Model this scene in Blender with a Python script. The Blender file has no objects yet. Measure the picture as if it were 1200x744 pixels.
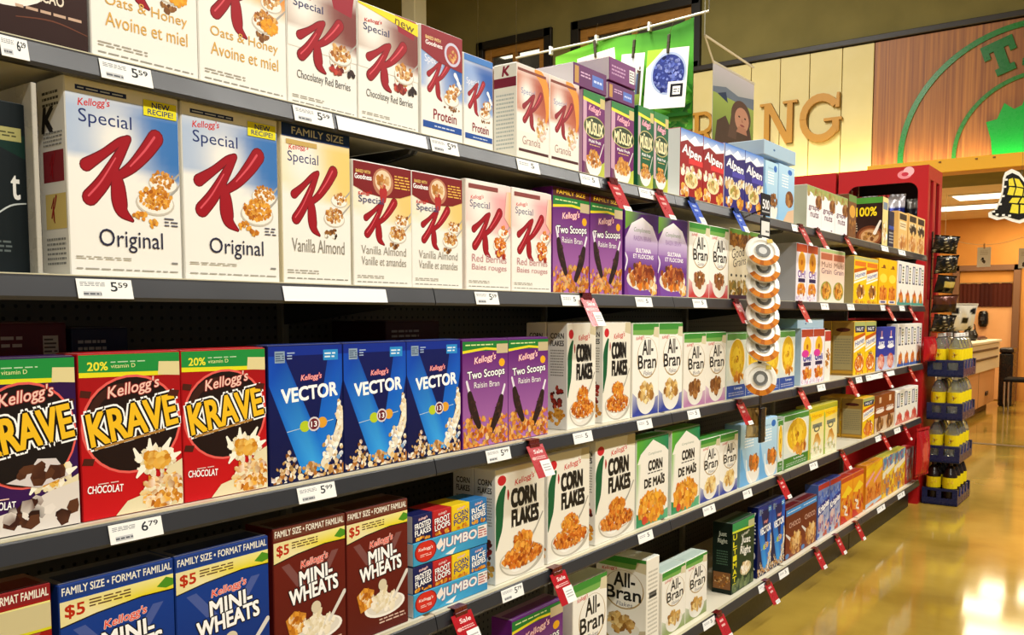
import bpy, math, random
from mathutils import Vector, Matrix
random.seed(7)
sc = bpy.context.scene
col = sc.collection
R = math.radians

# ---------------------------------------------------------------- camera, light, exposure
HC = 1.34                                   # eye height
F_PX, CX, CY = 1060.0, 600.0, 450.0         # focal length and principal point in photo pixels
PITCH, YAW = R(4.3698), R(36.0219)
cam = bpy.data.objects.new('camera', bpy.data.cameras.new('camera'))
col.objects.link(cam)
cam.location = (0, 0, HC)
cam.rotation_euler = (R(90) - PITCH, 0, YAW)
cam.data.sensor_width = 36
cam.data.lens = 36 * F_PX / 1200
cam.data.shift_y = (CY - 372) / 1200
cam.data.clip_start = 0.02
sc.camera = cam
sc.view_settings.view_transform = 'Standard'
sc.view_settings.look = 'None'
sc.view_settings.gamma = 1
sc.view_settings.use_curve_mapping = False
sc.view_settings.exposure = 0.0
sc.cycles.use_denoising = True
sc.cycles.max_bounces = 7
sc.cycles.sample_clamp_indirect = 6

AMBIENT = 0.22
AISLE_W = 67.0        # watts of each aisle fluorescent
ALCOVE_W = 28.0
COVE_W = 26.0
HALL_FILL_W = 205.0
w = bpy.data.worlds.new('world'); sc.world = w
w.use_nodes = True
w.node_tree.nodes['Background'].inputs[0].default_value = (1.0, 0.95, 0.86, 1)
w.node_tree.nodes['Background'].inputs[1].default_value = AMBIENT

# ---------------------------------------------------------------- pixel -> place helpers
SF = Vector((-math.sin(YAW) * math.cos(PITCH), math.cos(YAW) * math.cos(PITCH), -math.sin(PITCH)))
SR = Vector((math.cos(YAW), math.sin(YAW), 0))
SU = SR.cross(SF)
def ray(x, y): return SF + SR * ((x - CX) / F_PX) - SU * ((y - CY) / F_PX)
def on_x(x, y, X):
    r = ray(x, y); return Vector((0, 0, HC)) + r * (X / r.x)
def on_y(x, y, Y):
    r = ray(x, y); return Vector((0, 0, HC)) + r * (Y / r.y)
def on_z(x, y, Z):
    r = ray(x, y); return Vector((0, 0, HC)) + r * ((Z - HC) / r.z)
def y_at(px, X, Z):
    """Y of the point (X, ?, Z) seen in photo column px"""
    z = Z - HC; k = px - CX
    return (k * (X * SF.x + z * SF.z) - F_PX * X * SR.x) / (F_PX * SR.y - k * SF.y)

# ---------------------------------------------------------------- materials
def rgb(h):
    if not isinstance(h, str): return h
    h = h.lstrip('#'); o = []
    for i in (0, 2, 4):
        c = int(h[i:i + 2], 16) / 255
        o.append(c / 12.92 if c <= .04045 else ((c + .055) / 1.055) ** 2.4)
    return (*o, 1.0)
def mix(a, b, t):
    a, b = rgb(a), rgb(b)
    return tuple(a[i] * (1 - t) + b[i] * t for i in range(4))

def mat(name, rough=.5, metal=0, color=None, rough_var=.06, scale=30, bump=0, spec=.5, trans=0, emit=None, estr=0, coat=0):
    m = bpy.data.materials.new(name); m.use_nodes = True
    nt = m.node_tree; b = nt.nodes['Principled BSDF']
    if color is None:
        a = nt.nodes.new('ShaderNodeVertexColor'); a.layer_name = 'Col'
        nt.links.new(a.outputs[0], b.inputs['Base Color'])
    else:
        b.inputs['Base Color'].default_value = rgb(color)
    b.inputs['Metallic'].default_value = metal
    b.inputs['Specular IOR Level'].default_value = spec
    b.inputs['Transmission Weight'].default_value = trans
    b.inputs['Coat Weight'].default_value = coat
    tc = nt.nodes.new('ShaderNodeTexCoord'); n = nt.nodes.new('ShaderNodeTexNoise')
    n.inputs['Scale'].default_value = scale; n.inputs['Detail'].default_value = 3
    nt.links.new(tc.outputs['Object'], n.inputs['Vector'])
    mr = nt.nodes.new('ShaderNodeMapRange')
    mr.inputs[3].default_value = max(0, rough - rough_var); mr.inputs[4].default_value = rough + rough_var
    nt.links.new(n.outputs[0], mr.inputs[0]); nt.links.new(mr.outputs[0], b.inputs['Roughness'])
    if bump:
        bp = nt.nodes.new('ShaderNodeBump'); bp.inputs['Strength'].default_value = bump; bp.inputs['Distance'].default_value = .002
        nt.links.new(n.outputs[0], bp.inputs['Height']); nt.links.new(bp.outputs[0], b.inputs['Normal'])
    if emit:
        b.inputs['Emission Color'].default_value = rgb(emit); b.inputs['Emission Strength'].default_value = estr
    return m

M_CARD = mat('printed_carton', .45, spec=.22)
M_PAPER = mat('paper', .7, spec=.2)
M_PLASTIC = mat('glossy_plastic', .28)
M_RAIL = mat('price_rail_plastic', .36, scale=8, spec=.45)
M_STEEL = mat('painted_steel', .4, scale=60)
M_WALLP = mat('wall_paint', .8, spec=.2, scale=3, bump=.2)
M_WOOD_TRIM = mat('painted_wood', .5)
M_GLASS = mat('clear_bottle', .05, color='f4f6f0', trans=.9, rough_var=.02)
M_FOIL = mat('foil_bag', .25, metal=.35, scale=22, bump=.9)
M_CHROME = mat('chrome', .15, metal=1, color='c9c9c9')
M_PANE = mat('window_pane', .04, color='cfd2cc', trans=.92, rough_var=.01)

def tint_noise(name, c1, c2, scale, stretch=(1, 1, 1), rough=.5, detail=6, lo=.35, hi=.65, spec=.5, rough_var=.05):
    m = bpy.data.materials.new(name); m.use_nodes = True
    nt = m.node_tree; b = nt.nodes['Principled BSDF']
    tc = nt.nodes.new('ShaderNodeTexCoord'); mp = nt.nodes.new('ShaderNodeMapping')
    mp.inputs['Scale'].default_value = stretch
    n = nt.nodes.new('ShaderNodeTexNoise'); n.inputs['Scale'].default_value = scale; n.inputs['Detail'].default_value = detail
    cr = nt.nodes.new('ShaderNodeValToRGB')
    cr.color_ramp.elements[0].position = lo; cr.color_ramp.elements[0].color = rgb(c1)
    cr.color_ramp.elements[1].position = hi; cr.color_ramp.elements[1].color = rgb(c2)
    L = nt.links.new
    L(tc.outputs['Object'], mp.inputs[0]); L(mp.outputs[0], n.inputs['Vector']); L(n.outputs[0], cr.inputs[0])
    L(cr.outputs[0], b.inputs['Base Color'])
    mr = nt.nodes.new('ShaderNodeMapRange'); mr.inputs[3].default_value = rough - rough_var; mr.inputs[4].default_value = rough + rough_var
    L(n.outputs[0], mr.inputs[0]); L(mr.outputs[0], b.inputs['Roughness'])
    b.inputs['Specular IOR Level'].default_value = spec
    return m
M_FLOOR = tint_noise('polished_concrete', '977a2e', 'ba9c42', 1.6, rough=.085, detail=9, spec=.5, rough_var=.04)
M_OLIVE = tint_noise('olive_wall', '7c7344', '867c4a', 2.5, rough=.85, spec=.15)
M_CREAM = tint_noise('cream_boards', 'e6d590', 'ecdc9c', 3, rough=.55)
M_PANEL = tint_noise('striped_wood_panel', '80461f', 'ba7a3a', 3.2, stretch=(14, 1, .25), rough=.5, lo=.3, hi=.7)
M_ORANGE = tint_noise('orange_plaster', 'cc8a3a', 'd69646', 2, rough=.8)
M_CEILP = tint_noise('ceiling_tile', 'e6cda6', 'ecd6b2', 4, rough=.9)
M_OAK = tint_noise('oak_trim', '9a6a28', 'b27e36', 6, stretch=(1, 1, 8), rough=.5)
M_PEACH = tint_noise('counter_laminate', 'e0a468', 'e8ae74', 3, rough=.45)

def pegboard():
    m = bpy.data.materials.new('pegboard'); m.use_nodes = True
    nt = m.node_tree; b = nt.nodes['Principled BSDF']; L = nt.links.new
    tc = nt.nodes.new('ShaderNodeTexCoord'); mp = nt.nodes.new('ShaderNodeMapping')
    mp.inputs['Scale'].default_value = (0, 39.4, 39.4)
    fr = nt.nodes.new('ShaderNodeVectorMath'); fr.operation = 'FRACTION'
    sb = nt.nodes.new('ShaderNodeVectorMath'); sb.operation = 'SUBTRACT'; sb.inputs[1].default_value = (0, .5, .5)
    ln = nt.nodes.new('ShaderNodeVectorMath'); ln.operation = 'LENGTH'
    gt = nt.nodes.new('ShaderNodeMath'); gt.operation = 'GREATER_THAN'; gt.inputs[1].default_value = .16
    mx = nt.nodes.new('ShaderNodeMix'); mx.data_type = 'RGBA'
    mx.inputs['A'].default_value = rgb('050505'); mx.inputs['B'].default_value = rgb('5c5850')
    L(tc.outputs['Object'], mp.inputs[0]); L(mp.outputs[0], fr.inputs[0]); L(fr.outputs[0], sb.inputs[0]); L(sb.outputs[0], ln.inputs[0])
    L(ln.outputs['Value'], gt.inputs[0]); L(gt.outputs[0], mx.inputs['Factor']); L(mx.outputs['Result'], b.inputs['Base Color'])
    b.inputs['Roughness'].default_value = .6
    return m
M_PEG = pegboard()
def lamp_mat(name, c, s):
    m = bpy.data.materials.new(name); m.use_nodes = True; nt = m.node_tree
    nt.nodes.remove(nt.nodes['Principled BSDF']); e = nt.nodes.new('ShaderNodeEmission')
    e.inputs[0].default_value = rgb(c); e.inputs[1].default_value = s
    nt.links.new(e.outputs[0], nt.nodes['Material Output'].inputs[0]); return m
M_TUBE = lamp_mat('fluorescent_tube', 'fff3d8', 3.0)

# ---------------------------------------------------------------- mesh builder
class MB:
    def __init__(s): s.v = []; s.f = []; s.c = []
    def face(s, pts, c):
        i = len(s.v); s.v += [tuple(p) for p in pts]; n = len(pts)
        s.f.append(tuple(range(i, i + n)))
        s.c.append([rgb(x) for x in c] if isinstance(c, list) else [rgb(c)] * n)
    def mesh(s, verts, faces, c):
        i = len(s.v); s.v += [tuple(p) for p in verts]; c = rgb(c)
        for f in faces:
            s.f.append(tuple(i + k for k in f)); s.c.append([c] * len(f))
    def box(s, x0, x1, y0, y1, z0, z1, c, b=0, **side):
        """chamfered box; side colours: xp xm yp ym zp zm"""
        lo, hi = (x0, y0, z0), (x1, y1, z1)
        P = {}
        vs = []
        for sx in (0, 1):
            for sy in (0, 1):
                for sz in (0, 1):
                    sg = (sx, sy, sz)
                    for ax in range(3):
                        p = []
                        for k in range(3):
                            e = (lo, hi)[sg[k]][k]
                            if k != ax: e += b if sg[k] == 0 else -b
                            p.append(e)
                        P[(sg, ax)] = len(vs); vs.append(p)
        base = len(s.v); s.v += [tuple(p) for p in vs]
        def add(ids, c_):
            s.f.append(tuple(base + k for k in ids)); s.c.append([rgb(c_)] * len(ids))
        nm = [('xm', 'xp'), ('ym', 'yp'), ('zm', 'zp')]
        for ax in range(3):
            o = [k for k in range(3) if k != ax]
            for sd in (0, 1):
                q = []
                for a_, b_ in ((0, 0), (1, 0), (1, 1), (0, 1)):
                    sg = [0, 0, 0]; sg[ax] = sd; sg[o[0]] = a_; sg[o[1]] = b_
                    q.append(P[(tuple(sg), ax)])
                if (sd == 0) != (ax == 1): q = q[::-1]
                add(q, side.get(nm[ax][sd], c))
        if b > 0:
            for ax in range(3):
                o = [k for k in range(3) if k != ax]
                for a_ in (0, 1):
                    for b_ in (0, 1):
                        s0 = [0, 0, 0]; s0[o[0]] = a_; s0[o[1]] = b_; s1 = list(s0); s1[ax] = 1
                        s0, s1 = tuple(s0), tuple(s1)
                        add([P[(s0, o[0])], P[(s1, o[0])], P[(s1, o[1])], P[(s0, o[1])]], c)
            for sx in (0, 1):
                for sy in (0, 1):
                    for sz in (0, 1):
                        sg = (sx, sy, sz); add([P[(sg, 0)], P[(sg, 1)], P[(sg, 2)]], c)
    def tube(s, pts, r, c, n=8, cap=True):
        pts = [Vector(p) for p in pts]
        rs = r if isinstance(r, list) else [r] * len(pts)
        rings = []; up = Vector((0, 0, 1))
        vs = []
        for i, p in enumerate(pts):
            d = (pts[min(i + 1, len(pts) - 1)] - pts[max(i - 1, 0)]).normalized()
            u = up if abs(d.z) < .95 else Vector((1, 0, 0))
            a = d.cross(u).normalized(); b_ = a.cross(d)
            for k in range(n):
                t = 2 * math.pi * k / n
                vs.append(p + (a * math.cos(t) + b_ * math.sin(t)) * rs[i])
        fs = []
        for i in range(len(pts) - 1):
            for k in range(n):
                a0 = i * n + k; a1 = i * n + (k + 1) % n
                fs.append((a0, a1, a1 + n, a0 + n))
        if cap:
            fs.append(tuple(range(n))[::-1]); fs.append(tuple((len(pts) - 1) * n + k for k in range(n)))
        s.mesh(vs, fs, c)
    def lathe(s, prof, c, n=14, at=(0, 0, 0)):
        """prof: (r, z[, colour]) list, around z"""
        for i in range(len(prof) - 1):
            r0, z0 = prof[i][:2]; r1, z1 = prof[i + 1][:2]
            cc = prof[i][2] if len(prof[i]) > 2 else c
            vs = []; fs = []
            for k in range(n):
                t = 2 * math.pi * k / n
                vs.append((at[0] + r0 * math.cos(t), at[1] + r0 * math.sin(t), at[2] + z0))
                vs.append((at[0] + r1 * math.cos(t), at[1] + r1 * math.sin(t), at[2] + z1))
            for k in range(n):
                a = 2 * k; b = 2 * ((k + 1) % n); fs.append((a, b, b + 1, a + 1))
            s.mesh(vs, fs, cc)
    def prism(s, pts2, f0, f1, c, c_side=None):
        """extrude outline: f0(p), f1(p) map 2-D points to the two ends"""
        a = [f0(p) for p in pts2]; b = [f1(p) for p in pts2]; n = len(pts2)
        s.mesh(a + b, [tuple(range(n)), tuple(range(n, 2 * n))[::-1]], c)
        s.mesh(a + b, [(i, (i + 1) % n, n + (i + 1) % n, n + i) for i in range(n)], c_side or c)
    def data(s, name, m):
        me = bpy.data.meshes.new(name); me.from_pydata(s.v, [], s.f)
        ca = me.color_attributes.new('Col', 'FLOAT_COLOR', 'CORNER')
        flat = []
        for cc in s.c:
            for k in cc: flat += k
        ca.data.foreach_set('color', flat)
        me.materials.append(m); me.update(); return me
    def build(s, name, m, parent=None, loc=None, smooth=False):
        me = s.data(name, m)
        if smooth: me.polygons.foreach_set('use_smooth', [True] * len(me.polygons))
        o = bpy.data.objects.new(name, me); col.objects.link(o)
        if parent: o.parent = parent
        if loc: o.location = loc
        return o

def tag(o, label=None, cat=None, group=None, kind=None):
    for k, v in (('label', label), ('category', cat), ('group', group), ('kind', kind)):
        if v: o[k] = v
    return o
def empty(name, loc, label, cat, group=None, rz=0):
    o = bpy.data.objects.new(name, None); col.objects.link(o); o.empty_display_size = .05
    o.location = loc; o.rotation_euler = (0, 0, rz); return tag(o, label, cat, group)
def copy_tree(o, parent=None):
    c = o.copy(); col.objects.link(c); c.parent = parent
    for ch in o.children: copy_tree(ch, c)
    return c

# ---------------------------------------------------------------- lettering
_tx = {}
def text_geo(t, off=0.0):
    k = (t, off)
    if k not in _tx:
        cu = bpy.data.curves.new('lettering', 'FONT'); cu.body = t; cu.resolution_u = 3; cu.offset = off
        o = bpy.data.objects.new('lettering', cu)
        me = bpy.data.meshes.new_from_object(o)
        _tx[k] = ([(v.co.x, v.co.y) for v in me.vertices], [tuple(p.vertices) for p in me.polygons])
        bpy.data.objects.remove(o); bpy.data.curves.remove(cu); bpy.data.meshes.remove(me)
    return _tx[k]

LAY = 0.00002
class Art:
    """prints on one face of a carton; u and v run 0..1 across the face"""
    def __init__(s, mb, W, H, to3):
        s.mb, s.W, s.H, s.to3, s.z = mb, W, H, to3, .0001
    def _z(s): s.z += LAY; return s.z
    def _f(s, pts, c, z=None):
        z = s._z() if z is None else z
        pts = [(min(max(p[0], 0), s.W), min(max(p[1], 0), s.H)) for p in pts]      # printing stops at the edge
        s.mb.face([s.to3(p[0], p[1], z) for p in pts], c)
    def P(s, pts, c): s._f([(u * s.W, v * s.H) for u, v in pts], c)
    def Rr(s, u0, v0, u1, v1, c, c2=None):
        s.P([(u0, v0), (u1, v0), (u1, v1), (u0, v1)], c if c2 is None else [c, c, c2, c2])
    def G(s, u0, v0, u1, v1, fn, nx=10, ny=10):
        """soft printed blend; fn(u, v) gives the ink at a point"""
        z = s._z()
        P = [[((u0 + (u1 - u0) * i / nx) * s.W, (v0 + (v1 - v0) * j / ny) * s.H) for j in range(ny + 1)] for i in range(nx + 1)]
        C = [[fn(u0 + (u1 - u0) * i / nx, v0 + (v1 - v0) * j / ny) for j in range(ny + 1)] for i in range(nx + 1)]
        for i in range(nx):
            for j in range(ny):
                s._f([P[i][j], P[i + 1][j], P[i + 1][j + 1], P[i][j + 1]], [C[i][j], C[i + 1][j], C[i + 1][j + 1], C[i][j + 1]], z)
    def E(s, cu, cv, ru, rv, c, n=22, c2=None, a0=0, a1=360):
        full = a1 - a0 >= 360
        m = n if full else n + 1
        ts = [R(a0 + (a1 - a0) * i / n) for i in range(m)]
        pts = [(cu + ru * math.cos(t), cv + rv * math.sin(t)) for t in ts]
        s.P(pts, c if c2 is None else [mix(c, c2, .5 + .5 * math.sin(t)) for t in ts])
    def S(s, pts, c, grow=0):
        """smooth stroke; pts (u, v, half-width in widths of the face)"""
        P3 = [(u * s.W, v * s.H, wd * s.W + grow) for u, v, wd in pts]
        Q = []
        n = len(P3)
        for i in range(n - 1):
            p0, p1, p2, p3 = P3[max(i - 1, 0)], P3[i], P3[i + 1], P3[min(i + 2, n - 1)]
            for k in range(5):
                t = k / 5
                Q.append(tuple(.5 * (2 * p1[j] + (p2[j] - p0[j]) * t + (2 * p0[j] - 5 * p1[j] + 4 * p2[j] - p3[j]) * t * t + (3 * p1[j] - p0[j] - 3 * p2[j] + p3[j]) * t ** 3) for j in range(3)))
        Q.append(P3[-1])
        z = s._z()
        Lp, Rp = [], []
        for i, q in enumerate(Q):
            a, b = Q[max(i - 1, 0)], Q[min(i + 1, len(Q) - 1)]
            d = math.hypot(b[0] - a[0], b[1] - a[1]) or 1
            nx, ny = -(b[1] - a[1]) / d, (b[0] - a[0]) / d
            Lp.append((q[0] + nx * q[2], q[1] + ny * q[2])); Rp.append((q[0] - nx * q[2], q[1] - ny * q[2]))
        for i in range(len(Q) - 1): s._f([Rp[i], Rp[i + 1], Lp[i + 1], Lp[i]], c, z)
        for q in (Q[0], Q[-1]):
            if q[2] > .0012:
                s._f([(q[0] + q[2] * math.cos(R(30 * k)), q[1] + q[2] * math.sin(R(30 * k))) for k in range(12)], c, z + LAY * .3)
    def T(s, t, u0, v0, u1, v1, c, bold=0.0, shear=0, rot=0, ol=None, olw=.05):
        bv, _ = text_geo(t, 0.0)
        xs = [p[0] for p in bv]; ys = [p[1] for p in bv]
        x0, x1, y0, y1 = min(xs), max(xs), min(ys), max(ys)
        w_, h_ = (u1 - u0) * s.W, (v1 - v0) * s.H
        cx_, cy_ = (u0 + u1) / 2 * s.W, (v0 + v1) / 2 * s.H
        ca, sa = math.cos(R(rot)), math.sin(R(rot))
        em = h_ / .72 if y1 - y0 > .4 else h_ / .5
        if isinstance(ol, (str, tuple)): ol = [ol]
        lay = [(o_, bold + olw * (len(ol) - i), 8) for i, o_ in enumerate(ol)] if ol else []
        bv, fs = text_geo(t, 0.0)
        for cc, rad, nd in lay + [(c, bold, 4)]:
            z = s._z(); rad = max(0, rad) * em * .9
            dirs = [(0, 0)] if rad < 1e-5 else [(0, 0)] * (nd == 4) + [(rad * math.cos(6.2832 * (k + .5) / nd), rad * math.sin(6.2832 * (k + .5) / nd)) for k in range(nd)]
            for dx, dy in dirs:
                out = []; z += 4e-6; s.z = z
                for x, y in bv:
                    X = ((x - x0) / (x1 - x0) - .5) * w_; Y = ((y - y0) / (y1 - y0) - .5) * h_
                    X += Y * shear + dx; Y += dy
                    out.append(s.to3(min(max(cx_ + X * ca - Y * sa, 0), s.W), min(max(cy_ + X * sa + Y * ca, 0), s.H), z))
                s.mb.mesh(out, fs, cc)
    def FL(s, cu, cv, ru, rv, n, cols, sz, sq=False):
        z0 = s._z()
        for i in range(n):
            t = random.random() * 6.283; q = math.sqrt(random.random())
            if sq: u, v = cu + ru * (2 * random.random() - 1), cv + rv * (2 * random.random() - 1)
            else: u, v = cu + ru * q * math.cos(t), cv + rv * q * math.sin(t)
            k = random.randint(5, 7); a0 = random.random() * 6
            rr = sz * s.W * random.uniform(.6, 1.25); e = random.uniform(.55, 1)
            c1 = random.choice(cols); c2 = random.choice(cols)
            pts = []; cc = []
            for j in range(k):
                a = 6.283 * j / k
                x, y = rr * math.cos(a) * random.uniform(.8, 1.1), rr * e * math.sin(a) * random.uniform(.8, 1.1)
                pts.append((min(max(u * s.W + x * math.cos(a0) - y * math.sin(a0), .001), s.W - .001), min(max(v * s.H + x * math.sin(a0) + y * math.cos(a0), .001), s.H - .001)))
                cc.append(mix(c1, c2, j / k))
            s._f(pts, cc, z0 + i * 2.5e-6)
        s.z += n * 2.5e-6
    def BAR(s, u0, v0, u1, v1, c, rows):
        """lines of fine print"""
        h = (v1 - v0) / rows
        for i in range(rows):
            x = u0
            while x < u1 - .02:
                l = random.uniform(.04, .12); x2 = min(x + l, u1)
                s.Rr(x, v0 + i * h + h * .25, x2, v0 + i * h + h * .7, c); s.z -= LAY
                x = x2 + .02

GOLD = ['d88a24', 'e8a63a', 'c0741a', 'f0b850', 'a85c14']
ORG = ['d9721a', 'e89030', 'c25a10', 'f0a848', 'a84808']
BRN = ['7a4a20', '9a6430', '5c3414', 'b88444', '6a3c18']
TAN = ['e6d2a4', 'f2e6c4', 'c9a668', 'fffaf0', 'b08040', 'ffffff']
GRAIN = ['c98a3a', 'a8662a', 'e0b060', '8a4e1c', 'e8c890', 'b8742c']
BERRY = ['b03028', '7a2018', 'c85038', '5a1410']
CRM = ['f4ecd4', 'e8dcb4', 'fff8e8', 'd8c89a']

def kellogg(a, u0, v0, u1, v1, c='c8201c', ol=None, rot=7):
    a.T("Kellogg's", u0, v0, u1, v1, c, .012, .25, rot, ol, .035)
def big_k(a, cu=.44, cv=.54, k=1.0, c='9c0e1c', c2='d8d0d4'):
    def m(pts): return [(cu + (u - .44) * k, cv + (v - .54) * k, w_ * k) for u, v, w_ in pts]
    st = [m([(.53, .742, .015), (.45, .715, .026), (.30, .638, .03), (.15, .57, .046)]),
          m([(.52, .735, .026), (.42, .62, .04), (.29, .49, .054), (.175, .405, .06)]),
          m([(.78, .765, .066), (.68, .68, .058), (.55, .59, .042), (.42, .53, .028)]),
          m([(.40, .56, .03), (.42, .48, .055), (.43, .40, .062), (.455, .345, .045), (.54, .305, .008)])]
    for p in st: a.S(p, '6e0c16', .002 * k)
    for p in st: a.S(p, c)
    a.S([(p[0] - .012 * k, p[1] + .004 * k, p[2] * .16) for p in st[2][:3]], 'd8505c')
    a.S([(p[0] - .012 * k, p[1] + .008 * k, p[2] * .14) for p in st[1][1:]], 'd8505c')
def ss(x, a_, b_):
    t = min(1, max(0, (x - a_) / (b_ - a_))); return t * t * (3 - 2 * t)
def soft(white, mid, deep, base=.5, slope=.1, light=(.3, .75, .22)):
    """white below a slanted line, blending up through mid to deep ink, with a pale glow"""
    def fn(u, v):
        e = ss(v, base - slope * u, base - slope * u + .045)
        t = ss(u + .35 * math.sin(v * 13 + u * 5) * .5, .1, .95) * ss(v, .4, .62)
        g = math.exp(-(((u - light[0]) / light[2]) ** 2 + ((v - light[1]) / (light[2] * .8)) ** 2))
        c = mix(mid, deep, t); c = mix(c, white, min(1, g * 1.1 + ss(v, .86, .99) * .7)); return mix(white, c, e)
    return fn
def spoon_bowl(a, cu, cv, r, cols, n=45, sz=.028, bowl='f4efe4'):
    k = a.W / a.H
    a.S([(cu + r * .5, cv, .012), (cu + r * 1.7, cv + r * 1.1 * k, .008)], 'a8a49c')
    a.E(cu, cv - r * .15 * k, r * 1.08, r * .62 * k, 'c9c2b4')
    a.E(cu, cv - r * .1 * k, r * 1.0, r * .56 * k, bowl)
    a.FL(cu, cv + r * .12 * k, r * .9, r * .55 * k, n, cols, sz)
def bowl(a, cu, cv, r, cols, n=60, sz=.03, c='f6f2ea', depth=1.0):
    k = a.W / a.H
    a.E(cu, cv, r, r * .95 * depth * k, c, a0=180, a1=360, n=16)
    a.E(cu, cv, r, r * .36 * k, 'e4ddd0')
    a.FL(cu, cv + r * .1 * k, r * .88, r * .4 * k, n, cols, sz)

# ---- fronts
def f_sk_original(a):
    a.Rr(0, 0, 1, 1, 'f1efe8')
    a.G(0, .46, 1, .99, soft('f1efe8', 'aebfd8', '3a74b8', .60, .1, (.42, .72, .2)), 12, 12)
    a.Rr(0, .93, 1, 1, 'f0ecdf')
    a.Rr(.08, .945, .52, .97, '1c2c5c'); a.BAR(.1, .95, .5, .965, 'c8ccd8', 1)
    kellogg(a, .10, .865, .37, .915, 'c8201c')
    a.T('Special', .10, .765, .56, .855, '20306a', .0)
    big_k(a)
    spoon_bowl(a, .84, .53, .13, ['d8963c', 'e8b060', 'c07c28', 'a8641c'], 60, .018)
    spoon_bowl(a, .76, .425, .17, GOLD, 130, .022)
    a.FL(.62, .335, .07, .02, 12, GOLD, .026); a.FL(.72, .30, .05, .018, 8, GOLD, .026)
    a.BAR(.84, .285, .97, .34, '5a5a68', 3)
    a.T('Original', .24, .13, .82, .25, '2a2a42')
    a.BAR(.04, .085, .52, .105, 'bcb8ac', 2); a.BAR(.04, .03, .96, .045, 'a8a49a', 1); a.Rr(.9, .08, .96, .09, '8a8a88')
def f_sk_new(a):
    f_sk_original(a)
    a.Rr(.67, .88, .985, .965, 'e6dc1a'); a.T('NEW', .75, .925, .92, .955, '20306a', .03); a.T('RECIPE!', .71, .89, .95, .918, '20306a', .02)
def sk_base(a, top, mid, flavour, fc='5a5a5a', nut=GRAIN, lines=None, txt=True, kk=.92):
    a.Rr(0, 0, 1, 1, 'f1efe7')
    a.G(0, .46, 1, 1, soft('f1eee6', mid, top, .58, .1, (.3, .78, .26)), 12, 12)
    if txt: kellogg(a, .1, .83, .38, .875); a.T('Special', .08, .74, .52, .825, '33386a')
    big_k(a, .43, .53, kk)
    spoon_bowl(a, .83, .56, .12, nut, 24, .024)
    spoon_bowl(a, .75, .44, .15, nut, 90, .022)
    a.FL(.70, .345, .08, .02, 10, BERRY if top in ('8a1c2c', 'e8a0a4') else BRN, .03)
    for i, t in enumerate(lines or [flavour]):
        n = len(lines or [flavour]); hh = .085 if n == 1 else .07
        a.T(t, .12, .2 + .09 * (n - 1 - i) - .03 * (n - 1), .9, .2 + hh + .09 * (n - 1 - i) - .03 * (n - 1), fc, -.004)
    a.BAR(.05, .06, .5, .09, 'a8a498', 2); a.BAR(.05, .025, .95, .04, '9a968c', 1)
def f_oats(a):
    sk_base(a, 'e08a24', 'f0d8a8', '', lines=['Oats & Honey', 'Avoine et miel'], fc='d8a850', nut=GRAIN)
    a.FL(.8, .42, .1, .035, 40, ['e8a020', 'f0b030', 'd88810'], .03)
def f_choc(a):
    sk_base(a, '8a1c2c', 'b89a84', 'Chocolatey Red Berries', nut=GRAIN, txt=False)
    a.G(0, .46, 1, 1, soft('f1eee6', 'b8a090', '7a3a34', .6, .08, (.22, .8, .24)), 12, 12)
    a.P([(.66, .86), (.93, .83), (.97, 1), (.6, 1)], '961c2c')
    big_k(a, .43, .53, .92); spoon_bowl(a, .75, .5, .16, GRAIN, 50, .03)
    a.FL(.68, .365, .1, .03, 14, BERRY, .04); a.FL(.9, .36, .06, .025, 8, ['2a1c18', '3c2a22'], .035)
    kellogg(a, .1, .85, .38, .89); a.T('Special', .08, .76, .5, .84, '33386a')
def f_choc_new(a):
    f_choc(a)
    a.P([(0, .985), (1, .875), (1, .985), (0, 1)], 'f4d818'); a.T('new', .6, .905, .93, .955, '6a5a14', .03, rot=-7)
def f_protein(a, blue=False):
    a.Rr(0, 0, 1, 1, 'f1efe7')
    a.G(0, .3, 1, 1, soft('f1eee6', '8ca8d8', '2458a8', .42, .06, (.3, .5, .2)), 12, 12)
    a.T('Special', .08, .66, .5, .75, 'e8e8f0')
    big_k(a, .40, .55, .8); spoon_bowl(a, .8, .5, .14, GRAIN, 18, .03); spoon_bowl(a, .72, .41, .18, GRAIN, 30, .035)
    a.FL(.75, .31, .2, .02, 14, BRN, .025)
    a.S([(.82, .64, .04), (.88, .6, .03)], 'eef2f8'); a.S([(.9, .57, .04), (.95, .53, .03)], 'eef2f8')
    a.T('Protein', .28, .175, .85, .27, '8a2430', .01); a.Rr(.03, .085, .98, .145, '1c4c9c'); a.BAR(.3, .10, .8, .125, 'c8d4e8', 1)
    if not blue:
        a.P([(0, .78), (.4, .71), (1, .68), (1, 1), (0, 1)], '8a1822')
        a.T('BAKED WITH', .1, .89, .46, .92, 'f0d890', .02); a.T('Goodness', .1, .84, .5, .88, 'ffffff', .02)
        a.E(.75, .82, .2, .11, 'c8c4d8'); a.E(.75, .82, .15, .085, 'a84038'); a.FL(.75, .81, .1, .05, 14, GRAIN, .04)
    else:
        a.Rr(0, .93, 1, 1, '3c78c0')
def f_protein_b(a): f_protein(a, True)
def f_granola(a):
    a.Rr(0, 0, 1, 1, 'f2ede0')
    a.G(0, .3, 1, 1, soft('f1eee6', 'c07050', 'a8482c', .5, .08, (.28, .7, .2)), 12, 12)
    a.S([(.62, .98, .09), (.86, .86, .1), (.95, .6, .06), (.9, .46, .02)], 'e89024')
    a.Rr(.02, .93, .9, .96, '7a3420'); a.T('Special', .12, .68, .55, .76, '7a86b0')
    big_k(a, .45, .54, .86, '8e1420'); a.FL(.78, .38, .17, .13, 34, TAN + GRAIN, .06)
    a.T('Granola', .16, .165, .72, .255, 'a8847c'); a.Rr(.05, .085, .98, .115, '4a1c1c')
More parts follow.
